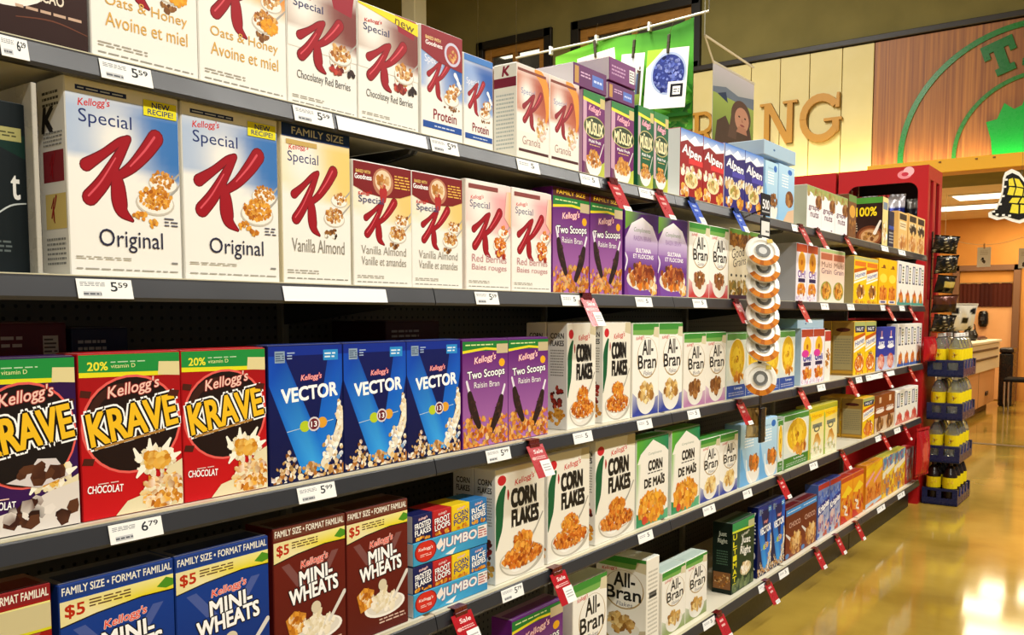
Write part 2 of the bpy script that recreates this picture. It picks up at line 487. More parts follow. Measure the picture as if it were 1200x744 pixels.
def f_vanilla_family(a):
    sk_base(a, 'e8cc78', 'f0e2b8', 'Vanilla Almond', fc='8a8478', nut=GRAIN)
    a.Rr(0, .91, 1, 1, '1e3468'); a.T('FAMILY SIZE', .14, .93, .9, .975, 'd8d2bc', .015)
    a.Rr(.06, .865, .5, .895, 'c8a860'); a.FL(.72, .315, .12, .012, 8, ['3a2818', 'f4f0e0'], .02)
def f_vanilla(a):
    sk_base(a, 'e8c878', 'f2e2bc', '', kk=.78, lines=['Vanilla Almond', 'Vanille et amandes'], fc='9a9488', nut=GRAIN, txt=False)
    a.P([(0, .80), (.2, .755), (.5, .735), (.8, .75), (1, .79), (1, 1), (0, 1)], '7c1a1c')
    a.E(.5, .86, .18, .115, 'b87a5c'); a.E(.5, .87, .14, .09, 'e6cfae'); a.S([(.5, .78, .07), (.5, .72, .05)], 'b02c2c')
    a.FL(.5, .87, .1, .05, 16, GRAIN + ['c03028'], .04)
    a.T('BAKED WITH', .04, .91, .28, .935, 'f0d070', .02); a.T('Goodness', .02, .86, .3, .9, 'ffffff', .03); a.BAR(.7, .82, .97, .94, 'e8b850', 5)
    a.T('Special', .08, .66, .5, .73, '4a4e7a'); kellogg(a, .08, .73, .3, .77)
def f_redberry(a):
    sk_base(a, 'e8a0a4', 'ecc4bc', '', lines=['Red Berries', 'Baies rouges'], fc='c89094', nut=ORG)
    a.Rr(.05, .93, .7, .97, '8a4440'); a.FL(.78, .36, .1, .05, 16, BERRY + ORG, .04)
    a.P([(.85, .7), (1, .6), (1, .95), (.9, .95)], ['f0c8b8', 'e8b070', 'e8c088', 'f0d0c0'])
def purple_base(a, top='8a2c8c', bot='b878b8'):
    a.Rr(0, 0, 1, 1, bot, top)
def f_twoscoops(a, fam=True):
    t = .86 if fam else .93
    a.Rr(0, 0, 1, t, 'b070b4', '5c1470')
    a.Rr(0, t - .03, 1, t + .06, '1f7a34'); a.BAR(.06, t + .015, .66, t + .04, 'd8e8a0', 1)
    a.P([(0, t - .05), (.5, t - .02), (1, t - .045), (1, t - .02), (.5, t + .002), (0, t - .025)], 'e8d828')
    a.Rr(.74, t - .06, 1, t + .03, 'c8b890')
    if fam:
        a.Rr(0, .92, 1, 1, '4a1410'); a.T('FAMILY SIZE', .1, .945, .88, .985, 'f0c020', .02)
    kellogg(a, .25, t - .15, .72, t - .07, 'f4dcdc', 'c03048')
    a.E(.86, t - .15, .07, .04, 'f0b020', 10)
    a.T('Two Scoops', .1, t - .30, .92, t - .205, 'ffffff', .02, rot=3, ol='14102c', olw=.05)
    a.T('Raisin Bran', .24, t - .375, .8, t - .32, 'f0e8f0', .01, ol='3a1050', olw=.03)
    a.FL(.5, .14, .5, .13, 130, ORG + GRAIN, .045, True)
    for x0, x1, y0 in ((.08, .34, .62), (.92, .62, .56)):
        a.S([(x0, y0, .02), (x0 * .75 + x1 * .25, y0 - .12, .025)], 'e8e4ee')
        a.S([(x0 * .75 + x1 * .25, y0 - .12, .05), (x0 * .5 + x1 * .5, y0 - .25, .075), (x1, y0 - .42, .05)], '2c1a18')
        a.FL(x0 * .45 + x1 * .55, y0 - .26, .06, .1, 14, ['4a2c28', '3a201c', '1c0f0e'], .028)
    a.FL(.5, .07, .5, .07, 40, ORG + GRAIN, .045, True)
def f_twoscoops_small(a): f_twoscoops(a, False)
def f_complements_raisin(a):
    a.Rr(0, 0, 1, 1, '7a3c90', '4c1c6c')
    a.P([(0, .78), (.5, .98), (1, .78), (1, 1), (0, 1)], ['6aa030', '4c1c6c', '3c1460', '3c1460', '7ab038'])
    a.P([(0, .45), (0, .68), (.18, .86), (.5, .95), (.82, .86), (1, .68), (1, .45)], ['8a58a8', 'c8b4d8', 'f4f0f0', 'ffffff', 'f4f0f0', 'c8b4d8', '8a58a8'])
    a.Rr(0, .3, 1, .52, '5c2480', '9468b0')
    a.T('Compliments', .25, .75, .76, .82, '6a8a5a', -.004, .2); a.T('RAISIN BRAN', .25, .66, .78, .72, '9a7ab0', .02)
    a.T('SULTANA', .32, .52, .78, .57, 'ffffff', .03); a.T('ET FLOCONS', .24, .45, .86, .5, 'ffffff', .02)
    a.S([(.0, .5, .015), (.06, .42, .02), (.0, .3, .015)], 'e8e4ee')
    bowl(a, .5, .2, .45, ORG + BRN, 70, .06, '7a48a0')
    a.FL(.55, .27, .3, .11, 60, ['8a3818', 'b05820', 'd08040', '6a2810'], .06); a.FL(.86, .1, .12, .08, 22, CRM + GOLD, .05)
def f_allbran(a, tag_='Flakes', bot='2c3c94', fl=TAN, green='3c8c34', bg='f4f1e8', nut=None):
    a.Rr(0, 0, 1, 1, bg)
    a.P([(0, .26), (.4, .12), (1, .2), (1, 0), (0, 0)], [mix(bot, 'ffffff', .5), bot, mix(bot, 'ffffff', .3), bot, bot])
    a.Rr(0, .9, 1, 1, green); a.P([(0, .88), (.7, .87), (1, .9), (1, .93), (0, .93)], mix(green, 'a8d070', .4))
    a.P([(.78, .86), (1, .84), (1, .96), (.82, .96)], 'd8ceac')
    kellogg(a, .12, .82, .42, .87)
    a.E(.56, .625, .4, .225, 'b09460', 26); a.E(.56, .632, .38, .215, bg, 26)
    a.T('All-', .36, .66, .78, .82, '1c1a18', .03); a.T('Bran', .2, .51, .9, .655, '1c1a18', .03)
    a.T(tag_, .42, .435, .74, .485, '6a6a7a', .0, .2)
    a.E(.52, .2, .36, .19, mix(bg, 'c8c4bc', .35), a0=180, a1=360); a.E(.52, .2, .36, .06, 'e8e2d4')
    a.FL(.52, .245, .26, .1, 40, nut or ['d8aa58', 'e8c880', 'b07c34', 'f0dca0', '8a5c24'], .085)
def f_allbran_red(a): f_allbran(a, 'Guardian', 'c03838', nut=BRN + ['b06a48'])
def f_allbran_purple(a): f_allbran(a, 'Buds', 'b078a0', nut=BRN, bg='eeeade')
def f_multigrain(a):
    a.Rr(0, 0, 1, 1, 'f2e6c8')
    a.Rr(0, .92, 1, 1, '6a9a3c'); a.Rr(0, .76, 1, .93, '7a4a1c'); a.FL(.5, .84, .48, .08, 50, BRN + ['c08028'], .08, True)
    a.T('Good', .12, .6, .8, .74, '4a3c34', .0, .15, 8); a.T('Grains', .2, .48, .9, .6, '4a3c34', .0, .15, 8)
    for x in (.12, .38, .64, .88): a.E(x, .34, .05, .02, '3a3830', 10)
    a.FL(.5, .16, .48, .1, 60, ['b8872c', '7a5a20', 'd8b058', '8a8a4a', '4a3414'], .08, True); a.Rr(0, 0, 1, .06, '4a2c40')
def f_oring(a, big='d89020', accent='6a3a98', tophue='c85a28'):
    a.Rr(0, 0, 1, 1, 'ece6f0'); a.Rr(0, .86, 1, 1, tophue, 'a83c20')
    a.E(.5, .68, .34, .19, 'f0b838', 20); a.E(.5, .68, .28, .16, big, 20); a.E(.5, .68, .09, .05, 'a85c10', 12)
    a.T('OH!', .16, .42, .86, .54, accent, .04); a.Rr(.2, .335, .84, .405, '2c2450')
    a.FL(.5, .2, .36, .1, 40, ORG + GOLD, .09); a.FL(.5, .05, .45, .03, 20, ['b89cc8', 'e0a0b0', 'ffffff'], .06)
def f_oring_pink(a):
    f_oring(a, 'e8b828', '4c4aa0', 'b0482c'); a.E(.34, .56, .3, .07, 'd8389c', 16); a.T('Loops', .2, .42, .86, .52, '4c4aa0', .04)
def f_pinkgreen(a):
    a.Rr(0, 0, 1, 1, 'f0ead8', 'e8b49c'); a.Rr(0, .94, 1, 1, 'a8c080'); a.Rr(.05, .8, .95, .92, 'b86848')
    a.T('Multi', .1, .66, .9, .76, '8a6a5a', .02); a.T('Grain', .1, .54, .9, .64, '7a5a6a', .02)
    a.E(.5, .22, .44, .18, '9aa04c', 20); a.E(.5, .22, .36, .15, 'd8a048', 20); a.FL(.5, .22, .3, .12, 30, BRN + GOLD, .09)
def f_honey(a, logo='5c6cb0'):
    a.Rr(0, 0, 1, 1, 'f2c810'); a.Rr(0, .93, 1, 1, 'b8b878'); a.Rr(.05, .8, .95, .9, 'e07818'); a.P([(0, .62), (1, .74), (1, .8), (0, .72)], 'c86010')
    a.P([(.02, .48), (.98, .6), (.98, .74), (.02, .64)], 'f4f0e0'); a.T('Honey', .1, .55, .92, .67, logo, .03, 0, 8)
    a.P([(0, .42), (1, .54), (1, .58), (0, .46)], 'fffbe8')
    a.E(.55, .25, .34, .15, 'fff6d8', 20); a.FL(.55, .27, .28, .13, 40, GOLD + BRN, .08); a.FL(.5, .04, .45, .03, 16, GOLD, .05)
def f_honey_nut(a):
    f_honey(a); a.Rr(0, .86, 1, .99, 'a8b468'); a.P([(.1, .8), (.9, .8), (.95, .92), (.05, .92)], '26304c'); a.T('NUT', .2, .83, .8, .89, 'f4f4f4', .04)
    a.E(.5, .2, .42, .16, 'd86c18', 20); a.E(.5, .2, .34, .13, 'fff0d0', 20); a.FL(.5, .21, .28, .11, 40, ORG, .08)
def f_yellow(a):
    a.Rr(0, 0, 1, 1, 'f0b400', 'f6c20c'); a.E(.55, .84, .14, .04, '8a4a10', 12); a.E(.5, .58, .4, .1, 'f8e048', 18); a.Rr(.25, .8, .75, .82, '7a4408')
    a.FL(.5, .24, .38, .14, 50, ORG, .1); a.Rr(.1, .02, .9, .09, 'e8e0d8'); a.Rr(.25, .035, .75, .075, '5a5a8a')
def f_white_bar(a, pic=ORG, bot='4a9a8c', bar='4c5070'):
    a.Rr(0, 0, 1, 1, 'f2efe6'); a.Rr(.14, .5, .5, .93, bar); a.Rr(.22, .54, .42, .9, 'dcdce4')
    for i in range(6): a.Rr(.66, .5 + i * .07, .88, .54 + i * .07, ['4a4a40', '8a7a30', '3c6a4c'][i % 3])
    a.P([(.0, .02), (.5, .38), (1, .02)], [bot, 'c07858', bot]); a.FL(.5, .17, .26, .12, 30, pic, .1); a.Rr(0, 0, 1, .06, bot)
def f_white_bar_blue(a): f_white_bar(a, ORG, '2c54a0')
def f_white_bar_red(a): f_white_bar(a, ['d86048', 'f0b098', 'c84038'], 'd88070')
def f_muslix(a, c='6a1464', dk='2a3a18'):
    a.Rr(0, 0, 1, 1, c)
    a.P([(0, 0), (.16, 0), (.16, .9), (0, .93)], mix(c, 'f0c8d8', .6))
    a.Rr(0, .9, 1, 1, '1f7a2c'); a.P([(0, .88), (1, .845), (1, .88), (0, .92)], 'e4dc30'); a.Rr(.78, .84, 1, .96, 'c8b878')
    kellogg(a, .26, .745, .8, .84, 'f0c0d0', 'b02c5c', -4)
    a.E(.52, .585, .5, .135, 'b0a868', 24); a.E(.52, .585, .47, .12, dk, 24)
    a.T('MÜSLIX', .14, .5, .92, .675, 'f0e6b4', .03)
    a.T('Multi Fruit', .26, .4, .82, .435, 'ffffff', .03); a.BAR(.3, .36, .76, .385, 'd8b878', 1)
    a.P([(0, 0), (1, 0), (1, .2), (.6, .1), (0, .16)], [c, 'd0d850', 'b8c848', 'a0a040', c])
    a.S([(.72, .2, .02), (.96, .42, .012)], 'e8e4dc'); bowl(a, .5, .17, .36, GRAIN + GOLD, 60, .055); a.FL(.5, .24, .24, .07, 30, GRAIN + GOLD, .06)
def f_muslix_green(a): f_muslix(a, '0f5a34', '123a1c')
def f_alpen(a, c='9a1414', c2='d83030'):
    a.Rr(0, 0, 1, 1, c); a.Rr(0, .8, 1, 1, 'e8eef6', '3c7cd0'); a.P([(0, .86), (.2, .92), (.38, .86), (.62, .95), (.85, .86), (1, .9), (1, .8), (0, .8)], 'f0f4fa')
    a.P([(0, .8), (.3, .86), (.6, .8), (1, .85), (1, .7), (0, .66)], mix(c, '200010', .25))
    a.T('Alpen', .08, .58, .92, .76, 'ffffff', .03, .2, -6, mix(c, '000000', .5), .03)
    a.Rr(.36, .52, 1, .6, c2); a.FL(.5, .42, .48, .06, 26, TAN, .08, True)
    a.E(.48, .28, .3, .12, 'f0dca8', 14); a.FL(.48, .28, .2, .07, 20, ['c8a048', '6a8a3c', 'e8cc88', '8a5c28'], .06)
    a.FL(.2, .12, .15, .08, 16, TAN + GOLD, .07); a.FL(.8, .12, .15, .08, 16, GOLD, .07)
def f_alpen_blue(a): f_alpen(a, '2c2478', '4c44a8')
def f_lightblue(a, pic=BRN):
    a.Rr(0, 0, 1, 1, '9cc4e4', 'b8dcf0'); a.P([(0, 0), (.5, 0), (.2, .3), (.05, .62), (0, .6)], '6cace0')
    a.E(.78, .9, .13, .06, '2c6cc0', 14); a.BAR(.2, .6, .68, .84, 'f4fafc', 5); a.T('Compliments', .2, .86, .62, .91, '5a8aa8', 0, .2)
    a.E(.66, .22, .36, .24, 'ece8e0', a0=180, a1=360); a.S([(.3, .4, .02), (.36, .2, .025), (.6, .02, .02)], 'f8f8f4')
    a.FL(.68, .33, .26, .12, 60, pic, .075)
def f_lightblue_or(a): f_lightblue(a, ORG + BRN)
def f_lb_almond(a):
    a.Rr(0, 0, 1, 1, '8cc0e8', 'b4d8f0'); a.E(.7, .9, .14, .05, '2c6cc0', 12); a.BAR(.2, .6, .6, .85, 'eef6fa', 5)
    a.E(.7, .42, .26, .15, '7a4424', 16); a.FL(.7, .42, .2, .11, 14, BRN, .1); a.P([(.3, 0), (1, 0), (1, .26), (.6, .2)], 'd8b898')
def f_grapenuts(a):
    a.Rr(0, 0, 1, 1, 'f2eef2'); a.Rr(0, .86, 1, 1, '9aa860'); a.FL(.5, .87, .46, .05, 20, ['8aa040', 'b8b070', 'a07840'], .09, True)
    a.E(.82, .66, .26, .17, 'a06a44', 16); a.FL(.82, .66, .16, .12, 12, BRN, .09)
    a.T('grape', .12, .42, .84, .54, '6a4a5c', .04); a.T('nuts', .24, .28, .8, .4, '6a4a5c', .04); a.Rr(.72, .04, .82, .07, '5c3c50')
def f_brown_sliver(a):
    a.Rr(0, 0, 1, 1, '7a5030'); a.E(.5, .62, .4, .15, 'd8a040', 12); a.Rr(0, .84, 1, 1, '6a8a48')
    a.FL(.5, .3, .4, .2, 20, BRN, .12)
def side_hundred(a):
    a.Rr(0, 0, 1, 1, '2c140c'); a.Rr(0, .88, 1, 1, '4c9034'); a.E(.12, .87, .06, .03, 'e0e0c0', 10); a.T('100%', .25, .62, .84, .8, 'f0d020', .03)
    a.E(.66, .2, .4, .22, '6a3418', 22); a.E(.66, .2, .32, .17, '9a5c34', 20); a.E(.66, .2, .26, .14, 'c89868', 18); a.FL(.66, .2, .2, .1, 20, BRN, .06)
    a.BAR(.04, .3, .3, .5, 'b8a088', 4); a.S([(.95, .5, .03), (.8, .26, .05)], 'f0e8e0')
def f_hundred_spine(a): a.Rr(0, 0, 1, 1, 'ecd890'); a.Rr(.1, .75, .9, .9, '7a8aa0'); a.FL(.5, .3, .4, .25, 14, TAN, .2)
def f_navy_bag(a): a.Rr(0, 0, 1, 1, '282840'); a.BAR(.1, .1, .9, .45, 'b0b0a8', 4); a.Rr(0, .5, 1, .6, '3c50a0')
def f_tan(a):
    a.Rr(0, 0, 1, 1, 'e8c078'); a.Rr(.1, .8, .9, .96, '3a3028'); a.Rr(.15, .55, .85, .76, 'f0dcb0'); a.FL(.5, .22, .4, .18, 40, ['d89850', 'f0cc98', 'a86830'], .12)
    a.BAR(.2, .6, .8, .72, '8a6a48', 2)
def f_tan_dark(a): f_tan(a); a.FL(.5, .62, .4, .1, 18, ['2c241c', '4a3c30'], .1)
def f_darkjar(a):
    a.Rr(0, 0, 1, 1, '10191c'); a.P([(0, .66), (.5, .78), (1, .68), (1, .82), (0, .82)], '0a2c24'); a.Rr(0, .78, .96, .86, 'a8a468'); a.BAR(.05, .8, .9, .84, '4a4a2c', 2)
    a.T('t', .82, .44, .92, .58, 'e8e8e4', .02); a.S([(.6, .33, .008), (.8, .4, .01), (.99, .42, .008)], 'c0c8c8'); a.BAR(.5, .12, .8, .2, '5a6464', 3)
def f_krave(a, bg='c81018', bg2='a00c12'):
    a.Rr(0, 0, 1, .9, bg, bg2)
    a.Rr(0, .875, 1, 1, '1e8c3c'); a.P([(0, .865), (1, .855), (1, .88), (0, .895)], 'e6dc20')
    a.T('20%', .08, .905, .27, .955, 'f0e438', .03); a.T('vitamin D', .3, .915, .54, .94, 'e8e8a0', .0); a.BAR(.3, .945, .64, .96, 'b8d8b0', 1)
    a.P([(.77, .86), (1, .85), (1, .94), (.78, .945)], 'dfd29a')
    a.E(.5, .56, .5, .31, 'e86058', 30); a.E(.5, .56, .475, .295, '1c0c0a', 30); a.E(.42, .6, .36, .22, '3c1c14', 26); a.E(.52, .54, .42, .26, '1e0d0b', 26)
    kellogg(a, .26, .735, .78, .83, 'f0c8b8', '9c1c1c', 9)
    a.T('KRAVE', .07, .49, .95, .685, 'f2c022', .035, .0, 9, ['ffffff', '120804'], .05)
    a.P([(.12, .435), (.82, .51), (.82, .495), (.12, .42)], 'b0803c')
    for u, v in ((.04, .77), (.92, .74), (.05, .36)): a.P([(u - .06, v - .02), (u + .05, v - .03), (u + .07, v + .01), (u - .03, v + .02)], '4a1c12')
    a.FL(.72, .31, .2, .085, 60, CRM, .045)
    for x0, y0, x1, y1 in ((.55, .33, .5, .4), (.66, .38, .66, .45), (.82, .38, .88, .44), (.9, .32, .98, .34), (.58, .27, .52, .22)): a.S([(x0, y0, .035), ((x0 + x1) / 2, (y0 + y1) / 2, .022), (x1, y1, .012)], CRM[2])
    a.FL(.73, .32, .13, .05, 36, ['e8b048', 'd89828', 'f0c868', 'c8801c'], .05)
    a.P([(.3, .0), (.42, .08), (.55, .10), (.62, .17), (.75, .18), (.86, .26), (1, .3), (1, 0)], CRM[1]); a.FL(.8, .11, .22, .11, 120, GOLD + CRM, .045)
    a.T('CHOCOLAT', .04, .155, .38, .2, 'ffffff', .02, 0, -4); a.BAR(.14, .205, .34, .22, 'e8c0b8', 1)
def f_krave_purple(a):
    f_krave(a, '3a1454', '2c1044'); a.E(.5, .56, .475, .295, '181010', 30)
    kellogg(a, .26, .735, .78, .83, 'f0c8b8', '9c1c1c', 9); a.T('KRAVE', .07, .49, .95, .685, 'f2c022', .035, .0, 9, ['ffffff', '120804'], .05)
    a.P([(.3, .3), (.5, .34), (.6, .42), (.78, .41), (.9, .3), (.6, .25)], 'd8d0d0'); a.FL(.62, .335, .2, .04, 10, ['3c1c14', '5a3420', '4a2818'], .08)
    a.P([(0, .02), (.2, .12), (.45, .15), (.7, .22), (1, .26), (1, 0), (0, 0)], 'e0d8d0'); a.FL(.6, .1, .36, .08, 24, ['3c1c14', '5a3420', '2c140e', 'e8e0d8'], .075)
def f_vector(a):
    a.Rr(0, 0, 1, 1, '060e40', '0a165c')
    a.P([(.0, 1), (.0, .72), (.42, .05), (.62, .05), (.62, .34), (.2, .93)], ['0c44b4', '0c50c0', '1c86e0', '38a8f0', '0f6cd4', '0a3ca4'])
    a.P([(.8, .93), (.62, .34), (.62, .05), (.78, .05), (1, .72), (1, .98)], ['0a3ca4', '0f6cd4', '38a8f0', '1c86e0', '0c50c0', '0c44b4'])
    a.Rr(0, .93, 1, 1, '0e2c90')
    a.Rr(.08, .88, .21, .965, '8aa0b4'); a.BAR(.09, .89, .2, .955, '3c5070', 4); a.BAR(.24, .9, .34, .96, '9cb0d0', 3)
    a.Rr(.73, .885, .94, .965, '2c8cd0'); a.BAR(.75, .9, .92, .95, 'e0f0f8', 2)
    kellogg(a, .42, .735, .7, .79, 'f0b0b0', 'c03040', 3)
    a.T('VECTOR', .16, .60, .92, .70, 'ffffff', .05, 0, 3)
    a.P([(.22, .375), (.86, .43), (.86, .424), (.22, .37)], 'b8d0e0'); a.E(.46, .40, .07, .042, 'b8cc28', 14); a.E(.7, .415, .07, .042, 'e0a030', 14)
    a.E(.585, .41, .085, .055, 'd8d0d4', 16); a.E(.585, .41, .065, .042, '6a1c28', 16); a.T('13', .545, .39, .625, .43, 'ffffff', .03)
    a.S([(.94, .55, .02), (.97, .42, .05), (.88, .25, .06), (.72, .1, .05)], 'e8dfc8')
    a.FL(.95, .42, .05, .16, 18, TAN, .035); a.FL(.84, .2, .14, .1, 40, TAN + ['7aa0c8'], .035)
    a.FL(.5, .055, .5, .055, 90, TAN + GRAIN, .035, True); a.FL(.24, .16, .08, .08, 10, BRN + TAN, .03)
def f_cornflakes(a):
    a.Rr(0, 0, 1, 1, 'f1ede0', 'eae5d6')
    a.P([(.78, .9), (1, .88), (1, 1), (.8, 1)], 'cfc3a0')
    a.S([(.17, .83, .03), (.12, .77, .06), (.08, .68, .078), (.075, .58, .072), (.06, .48, .065), (.03, .4, .045), (.0, .31, .02)], '0f5a34')
    a.E(.12, .9, .085, .045, 'c8242c', 14); a.S([(.24, .8, .012), (.245, .76, .022), (.24, .72, .008)], 'a81c24')
    kellogg(a, .38, .83, .78, .9, 'c8201c')
    a.T('CORN', .31, .64, .82, .795, '1a1614', .075); a.T('FLAKES', .32, .465, .87, .61, '1a1614', .075)
    a.E(.53, .17, .46, .165, 'b8b2a4', a0=180, a1=360); a.E(.5, .17, .4, .15, 'e6e1d5', a0=180, a1=360); a.E(.42, .17, .2, .12, 'f2efe8', a0=190, a1=350)
    a.E(.53, .175, .46, .1, 'c0b8a8', 24); a.E(.53, .175, .435, .09, 'ece6d8', 24)
    a.FL(.53, .18, .4, .085, 230, ORG + ['8a3c0c', 'e8a040', '9c4a10'], .042)
    a.S([(.62, .28, .03), (.8, .38, .014), (.96, .52, .012)], 'a8a498'); a.P([(.36, .25), (.46, .21), (.7, .28), (.66, .33)], 'd8d0c0')
    a.FL(.53, .31, .19, .085, 110, ORG + GOLD, .042)
def f_demais(a):
    a.Rr(0, 0, 1, 1, 'f0ede2'); a.P([(0, .70), (.12, .83), (.5, .97), (.88, .86), (1, .80), (1, 1), (0, 1)], ['68b038', '4c9c38', '3c9048', '2c8450', '1c7854', '148058', '5cb034'])
    a.P([(0, .72), (.14, .72), (.1, .4), (0, .1)], ['6cb43c', 'f0ede2', 'f0ede2', 'f0ede2']); a.P([(0, 0), (1, 0), (1, .12), (.5, .05), (0, .16)], ['389060', '58a878', '68b088', '389060', '2c8858'])
    a.T('Compliments', .35, .79, .78, .83, '8a9a8a', 0, .2)
    a.T('CORN', .36, .62, .8, .73, '1c1814', .07); a.BAR(.34, .575, .8, .605, '4a4640', 1); a.T('DE MAÏS', .24, .43, .88, .55, '1c1814', .06)
    a.FL(.5, .2, .42, .17, 200, ORG[:2] + GOLD + ['f0b030', 'e8a020'], .06); a.E(.25, .06, .08, .05, 'c84028', 12)
def f_loops(a, bot='2c4c9c', lid='5c9848'):
    a.Rr(0, 0, 1, 1, 'dce4d8'); a.Rr(0, .9, 1, 1, lid); a.Rr(0, 0, 1, .22, bot); a.P([(0, .2), (1, .2), (1, .26), (.5, .22), (0, .3)], 'd8e0dc')
    a.E(.52, .58, .45, .34, 'f4eed8', 26); a.E(.52, .6, .4, .31, 'e0b420', 26); a.E(.52, .6, .26, .2, 'f0cc38', 22); a.E(.52, .6, .08, .06, 'a06410', 12)
    a.FL(.52, .6, .35, .27, 26, ['e8b820', 'c89018', 'f0c840'], .05); a.FL(.6, .32, .26, .05, 18, GOLD, .08)
    a.T('Loops', .4, .12, .8, .17, 'e8f0f4', .02); a.BAR(.1, .03, .9, .1, mix(bot, 'ffffff', .4), 2)
def f_loops_green(a): f_loops(a, '3c7c28', '4c8c38')
def f_yellowgreen(a):
    a.Rr(0, 0, 1, 1, 'eef0d4', 'f0d020'); a.Rr(0, .9, 1, 1, '98a028', 'c0b828'); a.P([(0, .72), (1, .78), (1, .9), (0, .88)], 'f4cc10')
    a.T('Honey', .15, .76, .85, .85, 'd89810', .04); a.Rr(.2, .58, .86, .66, '7a8070'); a.T('O', .3, .5, .7, .62, '5c6458', .05)
    a.P([(.2, .2), (.4, .45), (.6, .48), (.8, .3), (.7, .15)], ['e8cc60', 'c8882c', 'b8742c', 'd8a040', 'f0e0a0']); a.P([(0, 0), (.12, 0), (.08, .8), (0, .86)], '9cb848')
    a.FL(.5, .15, .38, .12, 34, CRM + ['fffdf0', 'd8dcc0', '98a878'], .06)
def f_blue(a):
    a.Rr(0, 0, 1, 1, 'c8d0e8', '2c3ca4'); a.Rr(0, .32, 1, 1, '2838a0'); a.Rr(.46, .74, .56, .92, 'e0a0a0'); a.Rr(.36, .74, .66, .78, 'f0f0f4')
    a.T('RICE', .24, .6, .8, .67, 'ffffff', .05); a.E(.5, .55, .38, .05, 'f0f2fa', 16); a.E(.5, .2, .36, .18, 'c85848', 18); a.FL(.5, .2, .28, .13, 22, ['d87868', 'f0c0b0', 'b84838'], .1)
def f_brown(a):
    a.Rr(0, 0, 1, 1, 'e0c8a8', '9a4c18'); a.Rr(0, .4, 1, 1, '8e4816'); a.Rr(.4, .78, .6, .94, 'f0c8a0'); a.E(.5, .56, .42, .05, 'f0e4d8', 16); a.T('COCOA', .15, .6, .88, .66, 'fff4e8', .04)
    a.E(.5, .22, .4, .18, 'c89868', 18); a.FL(.5, .22, .32, .14, 30, BRN + ['d8a878'], .1)
def f_mini(a, c='0c3c94', c2='0a2c74', top='1a3a80'):
    a.Rr(0, 0, 1, 1, c2, c); a.P([(.3, .56), (.42, .56), (.2, .74), (.1, .73)], mix(c, 'ffffff', .06)); a.P([(.6, .56), (.7, .56), (.9, .75), (.8, .75)], mix(c, 'ffffff', .06))
    a.Rr(0, .92, 1, 1, top); a.T('FAMILY SIZE • FORMAT FAMILIAL', .02, .94, .985, .985, 'f0ecdc', .02)
    a.P([(0, .76), (.3, .795), (.7, .82), (1, .815), (1, .91), (0, .905)], ['e8dc98', 'f0e6b0', 'e8d820', 'e0d010', 'f0e890', 'e8dca8'])
    a.P([(0, .752), (.3, .787), (.7, .812), (1, .807), (1, .815), (.7, .82), (.3, .795), (0, .76)], '141410')
    a.T('$5', .04, .80, .2, .88, 'b8280c', .03); a.BAR(.24, .835, .6, .89, '5a3a20', 3); a.P([(.84, .85), (.93, .9), (1, .88), (1, .84), (.93, .83)], '4c9020')
    kellogg(a, .36, .68, .74, .745, 'e85040', 'f4d8d0', 6)
    a.T('MINI-', .34, .565, .8, .665, 'ffffff', .045, 0, 3, '0c0c14', .06); a.T('WHEATS', .2, .45, .88, .555, 'ffffff', .045, 0, 4, '0c0c14', .06)
    a.E(.6, .2, .34, .085, 'f4f0e8', 24); a.E(.6, .205, .3, .07, 'e0dace', 24)
    a.P([(.14, .34), (.26, .39), (.42, .35), (.40, .23), (.2, .2)], 'c8822c'); a.FL(.28, .3, .12, .07, 26, GOLD + ['f4e8c8'], .04)
    a.FL(.6, .24, .22, .08, 60, ['ece0c0', 'f6eedc', 'd8c89c', 'fffaf0'], .05); a.E(.56, .37, .07, .045, 'd8ccb0', 14); a.S([(.75, .24, .02), (.98, .42, .025)], 'dcd8d0')
    a.BAR(.5, .06, .95, .11, 'd8b8a8', 2)
def f_mini_brown(a): f_mini(a, '6a1a14', '581410', '6a3828')
def f_mini_red(a):
    f_mini(a, 'a01414', '8a1010', '8a1c20'); a.Rr(.0, .76, .5, .9, '3c9030'); a.Rr(.5, .76, 1, .9, 'cfc394'); a.P([(0, .75), (1, .75), (1, .765), (0, .765)], 'd8d020')
    a.T('vitamine D', .1, .82, .46, .86, 'e8f0b0', .0)
def f_darkgreen(a):
    a.Rr(0, 0, 1, 1, '16341c'); a.Rr(0, .88, 1, 1, '2c9050'); a.P([(0, .86), (1, .83), (1, .86), (0, .89)], 'd0dc38'); a.Rr(.72, .85, 1, .95, 'b8b88a')
    for i, ch in enumerate('ULTIMATE'): a.T(ch, .04, .76 - i * .1, .2, .835 - i * .1, 'e8e020', .04)
    kellogg(a, .4, .76, .76, .81, 'e0e0d0'); a.T('Just', .4, .62, .82, .74, 'e8e8e0', .04, 0, -8); a.T('Right', .36, .46, .84, .6, 'e8e8e0', .04, 0, -8)
    a.E(.62, .27, .26, .1, 'b8b088', 16); a.FL(.62, .28, .2, .07, 20, TAN, .08); a.FL(.5, .08, .46, .06, 30, ['3a4a30', '7a8a58', '586a40'], .08, True)
def f_brownblue(a):
    a.Rr(0, 0, 1, 1, '7a3018', '5c2014'); a.Rr(0, .86, 1, .98, '3c8cd0'); a.BAR(.1, .9, .9, .94, 'e0f0f8', 1); a.T('CHOCO', .2, .6, .9, .7, 'c8a090', .03)
    a.S([(.02, .5, .02), (.3, .36, .04)], 'e0dcd8'); a.FL(.62, .25, .34, .2, 70, GRAIN + ['f0cc90'], .085); a.E(.1, .06, .12, .05, '4c7cb8', 12)
